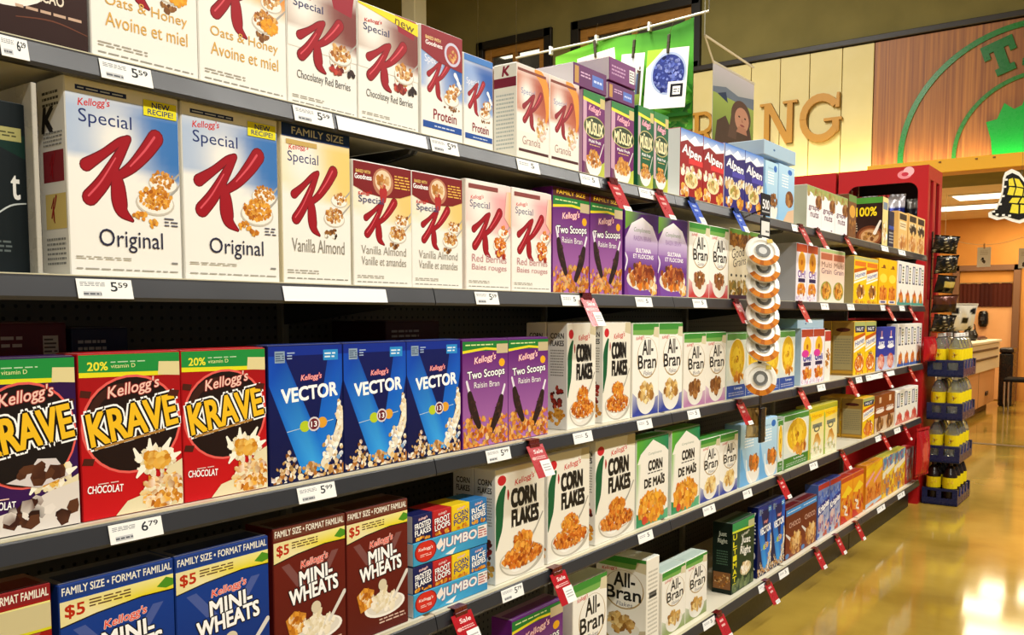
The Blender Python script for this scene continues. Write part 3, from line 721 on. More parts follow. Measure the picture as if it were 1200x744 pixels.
def f_bluecrisp(a):
    a.Rr(0, 0, 1, 1, 'c0c4d0', '5a74b8'); a.Rr(0, .9, 1, 1, 'b02c28'); a.FL(.5, .72, .46, .1, 30, ['2444a0', '3c64c0', '8ca4d8'], .13, True)
    a.P([(0, .4), (1, .55), (1, .72), (0, .6)], '1c2c88'); a.T('Krispies', .04, .47, .96, .63, 'ffffff', .04, .1, 10); a.FL(.5, .2, .46, .18, 40, ['2c44a0', 'c8ccd8', 'e8b0a0', '3c5cb8', 'b8503c'], .12, True)
def f_orange(a):
    a.Rr(0, 0, 1, 1, 'd86c10', 'f0a818'); a.Rr(0, .9, 1, 1, 'c04820'); a.P([(0, .6), (.6, .8), (1, .66), (.5, .54)], 'f4d028'); a.FL(.5, .36, .46, .16, 40, ['c83818', 'f0c040', 'a82c10', 'e88020'], .12, True)
    a.S([(.25, .38, .03), (.5, .3, .04), (.35, .2, .03), (.6, .14, .03)], 'f0e8e0'); a.P([(0, 0), (.6, 0), (.3, .16), (0, .2)], 'c82818')
def f_orangepink(a):
    a.Rr(0, 0, 1, 1, 'd87c3c', 'f0b020'); a.P([(0, .72), (1, .86), (1, 1), (0, .9)], 'f4c818'); a.P([(0, .5), (1, .74), (1, .8), (0, .6)], 'e8a0a8'); a.FL(.5, .32, .4, .2, 50, ORG, .1); a.P([(0, 0), (1, .06), (1, .12), (0, .1)], 'b8d0e0')
def f_yellowblue(a):
    a.Rr(0, 0, 1, 1, 'f0c020', 'e8d040'); a.P([(0, .72), (1, .84), (1, 1), (0, .96)], '8ab0c0'); a.FL(.5, .84, .46, .1, 24, ['5c8cb0', 'b8d0d0', 'c86040', '3c7cb0'], .12, True)
    a.P([(0, .46), (1, .66), (1, .78), (0, .62)], 'f0e8d0'); a.FL(.5, .28, .46, .24, 46, GOLD + ['c86828', '4c70a0'], .1, True)
def f_redwhite(a): a.Rr(0, 0, 1, 1, 'c82c28', 'a8b8b0'); a.FL(.5, .5, .46, .46, 50, ['c82420', 'e8e0e0', 'e06050', '6a8aa0'], .13, True)
def f_whitebrown(a): a.Rr(0, 0, 1, 1, 'f0ece2'); a.Rr(0, .8, 1, 1, 'b84030'); a.FL(.5, .45, .4, .2, 30, BRN + GOLD, .12)
def f_lid_blue(a): a.Rr(0, 0, 1, 1, 'a4c0d4'); a.E(.3, .5, .03, .08, '2c5c90', 8)
def side_white(a): a.BAR(.1, .1, .9, .6, 'b0aca4', 12); a.Rr(.1, .7, .9, .9, 'd8d0d4')
def side_sk(a):
    a.BAR(.2, .86, .8, .95, '4a4a4a', 3); a.T('K', .2, .74, .6, .86, '2c2a2c', .06, .2); a.Rr(.16, .48, .92, .64, '8a2c34'); big_k(a, .5, .56, .3); a.Rr(.2, .24, .96, .42, 'e0c878')
    big_k(a, .5, .34, .3); a.BAR(.2, .05, .9, .2, '8a8a86', 6); a.BAR(.2, .66, .9, .74, '8a8a86', 4)
def side_corn(a):
    a.T('CORN', .16, .86, .84, .91, '2a2622', .03); a.T('FLAKES', .16, .79, .84, .84, '2a2622', .03); a.BAR(.15, .5, .85, .76, 'a09c92', 10); a.FL(.5, .3, .3, .12, 30, BERRY + ['3a3028'], .12); a.FL(.5, .12, .4, .08, 30, GOLD, .12)
def side_gold(a): a.Rr(0, 0, 1, 1, '9a7838'); a.Rr(.06, .1, .94, .74, 'a89868'); a.E(.5, .85, .34, .04, '4a1c14', 14); a.BAR(.12, .2, .88, .7, '8a8060', 10); a.Rr(0, .03, 1, .08, 'c8942c')
def side_darkgreen(a):
    a.T('Just', .3, .8, .72, .88, 'b8c0b0', .03); a.T('Right', .26, .7, .76, .78, 'b8c0b0', .03); a.BAR(.2, .4, .8, .62, '4c6a54', 6); a.Rr(.04, .06, .96, .3, '8a5c34'); a.FL(.5, .18, .4, .1, 40, GRAIN + BRN, .07)
def side_vector(a):
    for i, ch in enumerate('VECTOR'): a.T(ch, .2, .82 - i * .14, .8, .93 - i * .14, 'f4f4f8', .04)
def side_allbran(a):
    f_allbran(a, 'Flakes', 'a8945c')
def side_white_print(a): a.BAR(.12, .12, .88, .88, 'c0bcb0', 16); a.Rr(.2, .55, .8, .62, '6a6a66')
def side_granola(a): a.Rr(0, .76, 1, .86, '7a2438'); a.T('K', .4, .88, .7, .98, '8a2438', .05, .2); a.BAR(.1, .1, .9, .7, 'b8c0c0', 14)

# ---------------------------------------------------------------- shelving numbers
ROWS = {'A': (HC + .403, 'top shelf'), 'B': (HC + .060, 'second shelf'), 'C': (HC - .335, 'third shelf'), 'D': (HC - .708, 'fourth shelf'), 'E': (HC - 1.147, 'bottom shelf')}
SETB = {'A': .012, 'B': .014, 'C': .03, 'D': .024, 'E': .034}
XL = -1.375                                  # front line of the shelf edges
JOINTS = [.35, 1.58, 2.815, 4.03, 5.25, 6.70]

def carton_mesh(W, H, D, front, c, side=None, sidecol=None, topcol=None):
    mb = MB(); b = .0016
    mb.box(-D, 0, -W / 2, W / 2, 0, H, c, b, ym=sidecol or c, yp=sidecol or c, zp=topcol or c, zm=c, xm=c)
    if front:
        front(Art(mb, W - 2 * b, H - 2 * b, lambda x, y, z: (z, -W / 2 + b + x, b + y)))
    if side:
        side(Art(mb, D - 2 * b, H - 2 * b, lambda x, y, z: (-D + b + x, -W / 2 - z, b + y)))
    return mb.data('carton_print', M_CARD)
def flap_mesh(W, D, c):
    mb = MB(); mb.box(-D + .004, -.004, -W / 2 + .002, W / 2 - .002, 0, .0012, mix(c, 'ffffff', .12), .0004)
    mb.box(-D * .62, -.006, -W / 2 + .012, W / 2 - .012, .0012, .0022, c, .0003)
    return mb.data('top_flap', M_CARD)

RUNS = []       # row, x0, x1, short name (for the shelf-edge labels)
ALL_LABELS = {}
def setlabel(o, label, cat, group=None):
    if len(label.replace('-', ' ').split()) > 16 or len(label.split()) > 16: print('LONG', len(label.split()), label)
    n = ALL_LABELS.get(label, 0); ALL_LABELS[label] = n + 1
    if n: print('DUPLICATE LABEL:', label)
    tag(o, label, cat, group)

CARTONS = {}    # (row, short) -> list of objects
def run(row, front, xs, top, short, desc, c, left=None, right=None, side=None, sidecol=None, topcol=None, D=.07, deep=1, back=0, gap=.0012, cname='cereal_box', lean=0):
    """a row of one kind of carton standing side by side; xs are the carton edges in photo columns"""
    zr, rname = ROWS[row]
    X = XL - SETB[row] - back
    Y = [y_at(x, X, zr) for x in xs]
    n = len(xs) - 1
    W = (Y[-1] - Y[0]) / n - gap
    H = top if not isinstance(top, tuple) else on_x(top[0], top[1], X).z - zr
    me = carton_mesh(W, H, D, front, c, side, sidecol, topcol)
    fl = flap_mesh(W, D, topcol or c)
    RUNS.append((row, xs[0], xs[-1], short)); out = []
    grp = f'{short} cartons on the {rname}' if n * deep > 1 else None
    for d in range(deep):
        for i in range(n):
            o = bpy.data.objects.new(cname, me); col.objects.link(o)
            o.location = (X - d * (D + .004) - random.uniform(0, .002), Y[0] + (i + .5) * (W + gap), zr + .0006)
            f = bpy.data.objects.new('top_flap', fl); col.objects.link(f); f.parent = o; f.location = (0, 0, H)
            if d:
                lab = f'{desc}, {["", "second", "third"][d]} in depth behind its twin, {rname}'
                if n > 1: lab = f'{desc}, {["first", "next", "third"][i]} of the back file, {rname}'
            elif n == 1: lab = f'{desc}, {rname}' + (f', beside {left}' if left else '')
            elif i == 0: lab = f'{desc} beside {left}, {rname}'
            elif i == n - 1: lab = f'{desc} beside {right}, {rname}'
            elif n == 3: lab = f'{desc}, middle one of three, {rname}'
            else: lab = f'{desc}, {["", "second", "third", "fourth"][i]} from {left}, {rname}'
            setlabel(o, lab, 'box', grp)
            out.append(o)
    CARTONS[(row, short)] = (out, W, H, D, X, Y, me, fl)
    0 and print(f'{row} {short:26s} W {W:.3f} H {H:.3f} Y {Y[0]:.2f}-{Y[-1]:.2f}')
    return out

# ================================================================ setting
def struct(name, mb, m): return tag(mb.build(name, m), kind='structure')
mb = MB(); mb.box(-14, 9, -4, 18.5, -.1, 0, '8a7a40'); struct('floor', mb, M_FLOOR)
YW = 10.5
ZH = 2.90                                    # head of the wide opening
WIN = [(-10.4, -8.6, 5.2), (-8.22, -6.97, 5.2), (-6.62, -4.80, 5.2)]       # the three inner windows above the beam
mb = MB(); xs = [-14] + [v for q in WIN for v in q[:2]] + [9]
for i in range(0, len(xs), 2): mb.box(xs[i], xs[i + 1], YW, YW + .3, 4.36, 5.2, '6a6238')
mb.box(-14, 9, YW, YW + .3, 5.2, 7.0, '6a6238')
struct('wall_far', mb, M_OLIVE)
mb = MB(); mb.box(-14, -4.9, YW, YW + .3, 0, 4.30, '6a6238'); mb.box(-4.9, 9, YW + .02, YW + 1.0, 2.80, 4.30, '5c5c60')
struct('wall_far_lower', mb, M_OLIVE)
mb = MB(); mb.box(-14, 9, YW - .07, YW + .3, 4.30, 4.36, '241c14', .005); struct('trim_1', mb, M_WOOD_TRIM)
# dim office behind the inner windows
mb = MB(); mb.box(-14, -3, 14.6, 14.7, 3.4, 5.9, '4a4436'); mb.box(-14, -3, YW + .3, 14.6, 5.8, 5.9, '6a6454'); mb.box(-14, -3, YW + 1.0, 14.6, 3.3, 3.4, '4a4030'); struct('wall_office', mb, M_WALLP)
for i, (x0, x1, zt) in enumerate(WIN):
    root = MB(); z0 = 4.36
    for a, b, c, d in ((x0 - .02, x0 + .1, z0, zt + .02), (x1 - .1, x1 + .02, z0, zt + .02), (x0, x1, zt - .09, zt + .02), (x0, x1, z0, z0 + .07)): root.box(a, b, YW - .05, YW + .05, c, d, '17130f', .004)
    o = struct(f'window_{i + 1}', root, M_WOOD_TRIM)
    f = MB(); u0, u1, w0, w1 = x0 + .1, x1 - .1, z0 + .07, zt - .09
    for a, b, c, d in ((u0, u0 + .11, w0, w1), (u1 - .11, u1, w0, w1), (u0 + .11, u1 - .11, w1 - .11, w1), (u0 + .11, u1 - .11, w0, w0 + .08), ((u0 + u1) / 2 - .04, (u0 + u1) / 2 + .04, w0 + .08, w1 - .11)): f.box(a, b, YW + .01, YW + .09, c, d, 'a8742c', .004)
    f.build('window_frame', M_OAK, o)
    p = MB(); p.box(u0 + .11, u1 - .11, YW + .045, YW + .052, w0 + .08, w1 - .11, 'ffffff'); p.build('pane', M_PANE, o)
# cream pillar behind the shelves
pc = on_y(478, 10, 9.2); mb = MB(); mb.box(pc.x - .12, pc.x + .12, 9.2, 9.44, 0, 7.0, 'e4dcb8', .01); struct('wall_pillar', mb, M_WALLP)
# the room beyond the wide opening
mb = MB(); mb.box(-5.4, 3, 16.0, 16.1, 0, 3.0, 'd98a2b'); struct('wall_alcove_back', mb, M_ORANGE)
mb = MB(); mb.box(-5.5, -5.4, YW + .3, 16.1, 0, 3.0, 'd98a2b'); struct('wall_alcove_side', mb, M_ORANGE)
mb = MB(); mb.box(-5.5, 3, YW + 1.0, 16.1, 2.86, 2.96, 'efe6d2'); struct('ceiling_alcove', mb, M_CEILP)
mb = MB(); mb.box(-5.4, 3, 10.42, 10.50, 0.0, .004, '5c4420'); struct('trim_2', mb, M_WOOD_TRIM)
mb = MB(); mb.box(-14.2, -14, -4, YW + .3, 0, 7.0, '7c7344'); struct('wall_side', mb, M_OLIVE)
mb = MB(); mb.box(-14, 9, -4, 18.5, 7.0, 7.1, 'd8cfae'); struct('ceiling', mb, M_WALLP)

# ================================================================ lamps of the hall
def hall_lamp(x, y, z, watts, label):
    e = empty('ceiling_light', (x, y, z), label, 'light', 'long fluorescent lights over the aisle')
    h = MB(); h.box(-.09, .09, -.62, .62, .03, .09, 'e8e6dc', .01); h.build('housing', M_STEEL, e)
    t = MB(); t.tube([(0, -.58, .01), (0, .58, .01)], .018, 'ffffff', 10); t.build('tube', M_TUBE, e)
    r = MB(); r.tube([(0, -.4, .09), (0, -.4, 7.0 - z)], .006, 'c0c0b8', 6); r.tube([(0, .4, .09), (0, .4, 7.0 - z)], .006, 'c0c0b8', 6); r.build('hanger', M_STEEL, e)
    ld = bpy.data.lights.new('tube_light', 'AREA'); ld.shape = 'RECTANGLE'; ld.size = .16; ld.size_y = 1.2; ld.energy = watts; ld.color = (1, .965, .895)
    lo = bpy.data.objects.new('tube_light', ld); col.objects.link(lo); lo.parent = e; lo.location = (0, 0, -.02)
for i in range(6):
    hall_lamp(.75, -.2 + i * 1.7, 3.7, AISLE_W, f'long white fluorescent light over the aisle, number {i + 1} along from the entrance')

for i in range(3):  # unseen fill row, added to brighten the far wall and banner
    hall_lamp(-4.4, 1.6 + i * 2.6, 6.0, HALL_FILL_W, f'added unseen fill light high above the next aisle, number {i + 1} along')
# ================================================================ the shelving
zr0 = ROWS['A'][0]
fr = empty('shelving_frame', (XL - .3, 3.5, 0), 'long dark steel gondola frame with pegboard back holding the cereal shelves', 'shelving')
def put(mb, name, m): 
    o = mb.build(name, m, fr); o.matrix_parent_inverse = Matrix.Translation(-fr.location); return o
fr_children = []
for i in range(5):
    y0, y1 = JOINTS[i], JOINTS[i + 1]
    b = MB(); b.box(-1.925, -1.905, y0 + .012, y1 - .012, .1, 1.80, '5c5850', .002); put(b, 'back_panel', M_PEG)
    b = MB(); b.box(-1.88, -1.435, y0 + .004, y1 - .004, .0, .10, '141412', .003); put(b, 'kick_plate', M_STEEL)
for y in JOINTS:
    b = MB(); b.box(-1.935, -1.885, y - .011, y + .011, 0, 1.84, '8a8676', .002); put(b, 'upright', M_STEEL)
secn = ['first', 'second', 'third', 'fourth', 'last']
for row, (z, rname) in ROWS.items():
    for i in range(5):
        y0, y1 = JOINTS[i] + .0015, JOINTS[i + 1] - .0015
        e = empty('gondola_shelf', (XL, (y0 + y1) / 2, z), f'dark-edged steel {rname} in the {secn[i]} bay from the camera', 'shelf', 'gondola shelves')
        hw = (y1 - y0) / 2
        b = MB(); b.box(-.50, -.006, -hw + .012, hw - .012, -.022, 0, 'e6e0ca', .002); b.build('shelf_deck', M_STEEL, e)
        r = MB()
        # price rail: slightly up-tilted channel with a pale upper bead
        prof = [(-.006, .001), (.0, .001), (.003, -.003), (.010, -.032), (.008, -.038), (-.006, -.038)]
        r.prism(prof, lambda p: (p[0], -hw, p[1]), lambda p: (p[0], hw, p[1]), '2c2d31')
        r.box(-.012, .0008, -hw, hw, .0, .0022, 'c8c2a4', .0004)
        r.build('price_rail', M_RAIL, e)
        for s in (-1, 1) if row != 'E' else ():
            k = MB(); k.prism([(-.5, -.022), (-.05, -.022), (-.06, -.034), (-.42, -.075), (-.5, -.085)], lambda p: (p[0], s * (hw - .008) - .004, p[1]), lambda p: (p[0], s * (hw - .008) + .004, p[1]), '3a3a38')
            k.build('bracket', M_STEEL, e)

# ================================================================ cartons, shelf by shelf
W_ = 'eceae2'
# ---- top shelf
run('A', lambda a: (a.Rr(0, 0, 1, 1, '2c140e', '3c1c12'), bowl(a, .3, .42, .5, ['d8d8c8', 'a8b098', 'f0f0e0', '787860'], 40, .06), a.S([(.8, .5, .03), (.95, .42, .04), (1, .4, .02)], 'f0e8e0'), a.T('CACAO', .5, .2, .8, .255, 'e8dcc8', .02), a.BAR(.4, .14, .95, .17, 'c8a890', 1), a.S([(.4, .1, .004), (.7, .12, .006), (1, .09, .004)], '6a3c28')),
    [-45, 105], .31, 'cacao box', 'dark brown cacao cereal box', '2c140e', left='the oats and honey boxes')
run('A', f_oats, [107, 233, 337], .315, 'oats and honey box', 'white oats and honey box with orange top', W_, 'the cacao box', 'the red berry boxes')
A4 = run('A', f_choc, [338, 420], (487, 26), 'red chocolate berry box', 'white chocolate red berries box without the yellow corner', W_, 'the oats boxes')
run('A', f_choc_new, [420, 491], (487, 26), 'new red berry box', 'chocolate red berries box with yellow new banner', W_, 'the protein boxes')
run('A', f_protein, [494, 543], (493, 27), 'protein box', 'protein cereal box with dark red granola header', W_, 'the red berry boxes')
run('A', f_protein_b, [543.5, 578], (541, 60), 'blue protein box', 'all-blue topped protein cereal box', W_, 'the granola gap')
run('A', f_granola, [606, 641.5, 679], (603, 71), 'copper granola box', 'white and copper granola box with big red letter', W_, 'the white gap', 'the purple muesli boxes', side=side_granola, deep=2, D=.075)
run('A', f_muslix, [683, 709], (680, 102), 'purple muesli box', 'purple muesli box with green oval name', '6a1464', 'the granola boxes', sidecol='c8a0b8', D=.06)
run('A', f_muslix, [716, 743], (714, 116), 'second purple muesli box', 'purple muesli box with green oval name', '6a1464', 'the green muesli boxes', sidecol='e0d0d8', D=.06)
run('A', f_muslix_green, [747, 769, 783], (744, 121), 'green muesli box', 'dark green muesli box with oval name', '0f5a34', 'the purple muesli boxes', 'the red muesli box', D=.06)
run('A', f_alpen, [797, 827, 848], (796, 148), 'red muesli box', 'red Swiss muesli box with mountain top', '9a1414', 'the green muesli boxes', 'the dark blue muesli boxes', sidecol='eceef0', D=.08)
run('A', f_alpen_blue, [849, 870.5, 894], (848, 166), 'dark blue muesli box', 'dark blue Swiss muesli box with mountain top', '2c2478', 'the red muesli boxes', 'the pale blue box', sidecol='e0e0ec', D=.08)
run('A', f_lightblue, [896, 911], (895, 186), 'pale blue cereal box', 'pale blue cereal box with grain scoop', '9cc4e4', 'the dark blue muesli')
run('A', f_lb_almond, [911.5, 930], (911, 190), 'pale blue almond box', 'pale blue almond cereal box', '9cc4e4', 'the white nut boxes')
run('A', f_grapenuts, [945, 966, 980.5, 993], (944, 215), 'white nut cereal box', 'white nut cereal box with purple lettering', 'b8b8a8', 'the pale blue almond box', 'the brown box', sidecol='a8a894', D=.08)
run('A', f_brown_sliver, [994, 1003], (993, 226), 'slim brown box', 'slim brown cereal box', '6a4428', 'the last white nut box')
run('A', f_hundred_spine, [1033.5, 1040], (1033, 229), 'sideways dark brown box', 'sideways dark brown box with yellow 100%', '2c140c', 'the white nut boxes', side=side_hundred, D=.2)
run('A', f_navy_bag, [1041, 1047], (1041, 246), 'navy grey box', 'navy and grey carton', '34343c', 'the sideways brown box', D=.05)
run('A', f_tan, [1052, 1062.5], (1051, 246), 'tan box', 'tan granola box standing alone', 'd8a860', 'the navy carton')
run('A', f_tan_dark, [1064, 1073.5, 1083], (1063, 249), 'tan granola box', 'tan granola box with dark label', 'd8a860', 'the lone tan box', 'the red rack')
# ---- second shelf
run('B', f_darkjar, [-70, 37], (0, 118), 'black cereal box', 'black cereal box with pale spoon', '10191c', 'the grey divider', back=.02)
run('B', f_sk_new, [83, 215], (69, 86), 'blue-white original box', 'big original flakes box with giant red K', W_, 'the black box', side=side_sk, D=.085)
run('B', f_sk_new, [217.5, 329], (207, 116), 'second original box', 'big original flakes box with giant red K', W_, 'the family-size vanilla box')
run('B', f_vanilla_family, [332, 412.5], (321, 138), 'family vanilla almond box', 'vanilla almond box with navy family-size header', 'e8dcb8', 'the original boxes')
run('B', f_vanilla, [414.5, 479, 542.5], (410, 186), 'vanilla almond box', 'vanilla almond box with dark red header', W_, 'the navy-headed box', 'the red berries boxes')
run('B', f_redberry, [546.5, 600.5, 646], (541, 208), 'pink berries box', 'pink and white red berries box', 'f0e4da', 'the vanilla almond boxes', 'the purple raisin boxes')
run('B', f_twoscoops, [647.5, 689, 729], (644, 217), 'family raisin bran box', 'purple family-size raisin bran box', '5c1470', 'the red berries boxes', 'the arched purple boxes')
run('B', f_complements_raisin, [732, 769, 805], (730, 245), 'arched purple raisin box', 'purple raisin bran box with white arch', '5c2480', 'the family raisin boxes', 'the bran boxes')
run('B', f_allbran_red, [806.5, 830.5, 853], (805, 259), 'red-footed bran box', 'white bran cereal box with red foot', 'f0ece0', 'the arched raisin boxes', 'the brown grain boxes')
run('B', f_multigrain, [854, 876, 896], (853, 266), 'brown grain box', 'cream whole-grain box with brown band', 'e8dcc0', 'the bran boxes', 'the hanging clip strip')
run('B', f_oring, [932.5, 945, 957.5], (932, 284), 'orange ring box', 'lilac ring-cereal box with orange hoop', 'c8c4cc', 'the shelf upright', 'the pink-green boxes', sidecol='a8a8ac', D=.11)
run('B', f_pinkgreen, [960, 974.5, 989], (960, 290), 'pink-green cereal box', 'pink and green topped grain box', 'e8dcc8', 'the orange ring boxes', 'the yellow boxes')
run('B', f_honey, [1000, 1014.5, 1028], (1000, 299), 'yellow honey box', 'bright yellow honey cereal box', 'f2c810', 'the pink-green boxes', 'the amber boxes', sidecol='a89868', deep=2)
run('B', f_yellow, [1029, 1039.5, 1050], (1029, 302), 'amber cereal box', 'amber-yellow cereal box with brown mark', 'f0b400', 'the yellow honey boxes', 'the white striped boxes')
ws = run('B', f_white_bar, [1051, 1059, 1067, 1075, 1082], (1051, 305), 'white striped box', 'white dark-striped box with teal foot', 'f0ece4', 'the amber boxes', 'the red rack')
# ---- third shelf
run('C', f_krave_purple, [-32, 95.5], (0, 421), 'purple chocolate box', 'purple chocolate cereal box with green header', '2c1044', 'the red chocolate boxes')
run('C', f_krave, [97, 213.5, 314.5], (88, 416), 'red chocolate box', 'red chocolate cereal box with yellow lettering', 'b01016', 'the purple chocolate box', 'the dark blue boxes')
run('C', f_vector, [316.5, 407, 480, 541], (313, 406), 'dark blue flake box', 'dark blue flakes box with bright V', '081450', 'the red chocolate box', 'the purple raisin boxes', topcol='16307c')
run('C', f_twoscoops_small, [542, 594, 643], (540, 399), 'purple raisin bran box', 'purple raisin bran box with green top', '5c1470', 'the dark blue boxes', 'the corn flakes')
run('C', f_cornflakes, [664.5, 698], (660, 379), 'white corn flakes box', 'white corn flakes box with green ribbon', W_, 'the purple raisin boxes', side=side_corn, deep=2, D=.07)
run('C', f_cornflakes, [706.5, 739], (702, 378), 'second corn flakes box', 'white corn flakes box with green edge ribbon', W_, 'the tall bran boxes', side=side_corn, deep=2, D=.07)
run('C', f_allbran, [740.5, 770, 799], (738, 379), 'tall bran flakes box', 'tall white bran flakes box with blue foot', 'f0ece0', 'the corn flakes', 'the short bran boxes', topcol='3c8c34')
run('C', f_allbran_purple, [800.5, 825.5, 850], (799, 391), 'short bran box', 'short cream bran box with purple foot', 'f0ece0', 'the tall bran boxes', 'the yellow ring boxes', topcol='3c8c34')
run('C', f_loops, [851, 872, 892.5, 912, 931], (850, 391), 'yellow ring box', 'blue-footed ring cereal box with yellow oval', 'dce4d8', 'the short bran boxes', 'the pink ring boxes', topcol='5c9848')
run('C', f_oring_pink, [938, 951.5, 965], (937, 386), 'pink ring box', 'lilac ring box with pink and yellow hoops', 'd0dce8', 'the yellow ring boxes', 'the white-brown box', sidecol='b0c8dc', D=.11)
run('C', f_whitebrown, [965.5, 972.5], (965, 388), 'slim white-brown box', 'slim white and brown box', 'e8e0d0', 'the pink ring boxes')
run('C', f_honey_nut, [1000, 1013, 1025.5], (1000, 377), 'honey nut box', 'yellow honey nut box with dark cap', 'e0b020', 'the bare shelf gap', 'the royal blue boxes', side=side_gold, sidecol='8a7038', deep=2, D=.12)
run('C', f_blue, [1026.5, 1037.5, 1048.5], (1026, 384), 'royal blue rice box', 'royal blue rice cereal box', '2838a0', 'the honey nut boxes', 'the white striped boxes')
run('C', f_white_bar_blue, [1051, 1059, 1067, 1073, 1079], (1051, 380), 'blue-footed white box', 'white dark-striped box with blue foot', 'f0ece4', 'the blue rice boxes', 'the red rack')
# ---- fourth shelf
run('D', f_mini_red, [-62, 68], (0, 697), 'red wheat box', 'dark red family-size wheat box with green flash', '8a1010', 'the blue wheat boxes', topcol='6a181c', D=.085)
run('D', f_mini, [76, 208, 318], (67, 688), 'blue wheat biscuit box', 'royal blue family-size wheat biscuit box', '0c3484', 'the dark red wheat box', 'the brown wheat boxes', topcol='14285c', D=.085)
run('D', f_mini_brown, [323, 408, 479], (313, 623), 'brown wheat biscuit box', 'chocolate brown family-size wheat biscuit box', '5c1410', 'the blue wheat boxes', 'the variety packs', topcol='4a2018', D=.085)
CF = []
for xs, top, nb in (([581, 638.5], (573, 553), 'the variety packs'), ([642, 691], (637, 535), 'its two twins'), ([697.5, 744], (692, 519), 'the green corn boxes')):
    CF += run('D', f_cornflakes, xs, top, {'v': 'corn flakes box', 'i': 'middle corn flakes box', 't': 'last corn flakes box'}['v' if 'var' in nb else nb[0]], 'big white corn flakes box', W_, nb, side=side_corn, D=.07, deep=2 if 'var' in nb else 1)
run('D', f_demais, [745.5, 783], (743, 517), 'green arch corn box', 'white corn box with green arch', 'd8ddd0', 'the corn flakes', topcol='4c9c48')
run('D', f_demais, [786, 819], (784, 506), 'second green arch box', 'white corn box with green arch', 'd8ddd0', 'the bran boxes', topcol='4c9c48')
run('D', f_allbran, [820, 841.5, 864], (818, 517), 'blue-footed bran box', 'white bran flakes box with blue foot', 'f0ece0', 'the green arch boxes', 'the pale blue boxes', topcol='3c8c34')
run('D', f_lightblue_or, [867, 892, 910], (866, 499), 'pale blue scoop box', 'pale blue box with scoop of clusters', '9cc4e4', 'the bran boxes', 'the green ring boxes', topcol='a8d0ec', sidecol='8cb8d8')
run('D', f_loops_green, [911, 917], (910, 494), 'slim green ring box', 'partly hidden green-footed ring box', 'dce4d8', 'the pale blue boxes', topcol='4c8c38')
run('D', f_loops_green, [918, 947], (917, 489), 'green ring box', 'ring cereal box with yellow oval and green foot', 'dce4d8', 'the yellow-green boxes', topcol='4c8c38')
run('D', f_yellowgreen, [948, 964, 980.5], (945, 479), 'yellow-green box', 'tall yellow and green honey box', 'd8c848', 'the green ring box', 'the shelf gap', topcol='a8a030')
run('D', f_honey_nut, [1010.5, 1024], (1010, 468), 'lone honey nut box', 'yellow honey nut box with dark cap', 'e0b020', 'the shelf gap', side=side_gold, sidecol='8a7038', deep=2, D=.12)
run('D', f_brown, [1024.5, 1036, 1048], (1024, 465), 'cocoa brown box', 'cocoa brown cereal box', '8e4816', 'the honey nut box', 'the red-footed boxes', topcol='7a3c14')
run('D', f_white_bar_red, [1049, 1058, 1066.5, 1075], (1049, 459), 'red-footed white box', 'white cereal box with dark stripe and red foot', 'f0ece4', 'the cocoa brown boxes', 'the red rack')
# ---- bottom shelf
run('E', f_twoscoops_small, [600, 660], (586, 735), 'low purple raisin box', 'purple raisin bran box with green top', '5c1470', 'the bran boxes', topcol='5c1c6c')
run('E', lambda a: f_allbran(a, 'Flakes', 'a8945c'), [671, 711], (660, 692), 'low bran flakes box', 'white bran flakes box with green header', 'f0ece0', 'the purple raisin box', topcol='c8d8d0')
run('E', side_white_print, [757, 772], (750, 661), 'sideways bran box', 'white bran box turned sideways with green top', 'f0ece0', 'the low bran flakes', side=side_allbran, topcol='d8dcd4', D=.2)
run('E', lambda a: f_allbran(a, 'Flakes', '8a9a5c', BRN), [775, 801.5, 828], (767, 677), 'small bran box', 'small white bran box with brown flakes', 'f0ece0', 'the sideways bran box', 'the shelf gap', topcol='b8ccc4')
run('E', f_darkgreen, [857, 883], (853, 617), 'dark green box', 'dark green cereal box with yellow spine', '10261a', 'the shelf gap', side=side_darkgreen, sidecol='0c1c14', topcol='1c3a24', D=.085)
run('E', f_vector, [887, 903.5, 919], (884, 598), 'low blue flake box', 'dark blue flakes box with bright V', '081450', 'the dark green box', 'the brown cluster boxes', side=side_vector, topcol='142868', D=.05)
run('E', f_brownblue, [920, 937, 956.5], (917, 600), 'brown cluster box', 'brown cluster box with sky blue header', '5c2014', 'the blue flake boxes', 'the crisp rice boxes', topcol='5c141c')
run('E', f_bluecrisp, [958, 971, 984], (954, 572), 'crisp rice box', 'blue crisp rice box with red top', '4c64a8', 'the brown cluster boxes', 'the orange boxes', topcol='1c2c70')
run('E', f_orange, [985, 998, 1011], (983, 564), 'orange flame box', 'orange and red cereal box', 'd88018', 'the crisp rice boxes', 'the dark red gap', topcol='a83020')
run('E', f_orangepink, [1014, 1024, 1033], (1012, 548), 'orange-pink box', 'orange cereal box with pink swoosh', 'd8841c', 'the orange flame boxes', 'the yellow-blue boxes', topcol='d88c20')
run('E', f_yellowblue, [1033.5, 1047, 1060], (1032, 538), 'yellow-blue box', 'yellow cereal box with blue top', 'e0b830', 'the orange-pink box', 'the red-white box', topcol='b8b040')
run('E', f_redwhite, [1061, 1069.5], (1060, 528), 'red-white box', 'red and white cereal box', 'c03030', 'the red bag')

# thin grey divider standing between the black box and the first original box
X = XL - .012; y = y_at(48, X, ROWS['B'][0])
m = MB(); m.box(-.42, 0, -.004, .004, .0, .285, 'b8b4a8', .001); m.box(-.42, 0, -.004, .012, 0, .003, 'b8b4a8', .0005)
o = m.build('shelf_divider', M_PLASTIC, None, (X, y, ROWS['B'][0] + .0005)); tag(o, 'thin pale grey divider standing beside the black cereal box on the second shelf', 'divider')

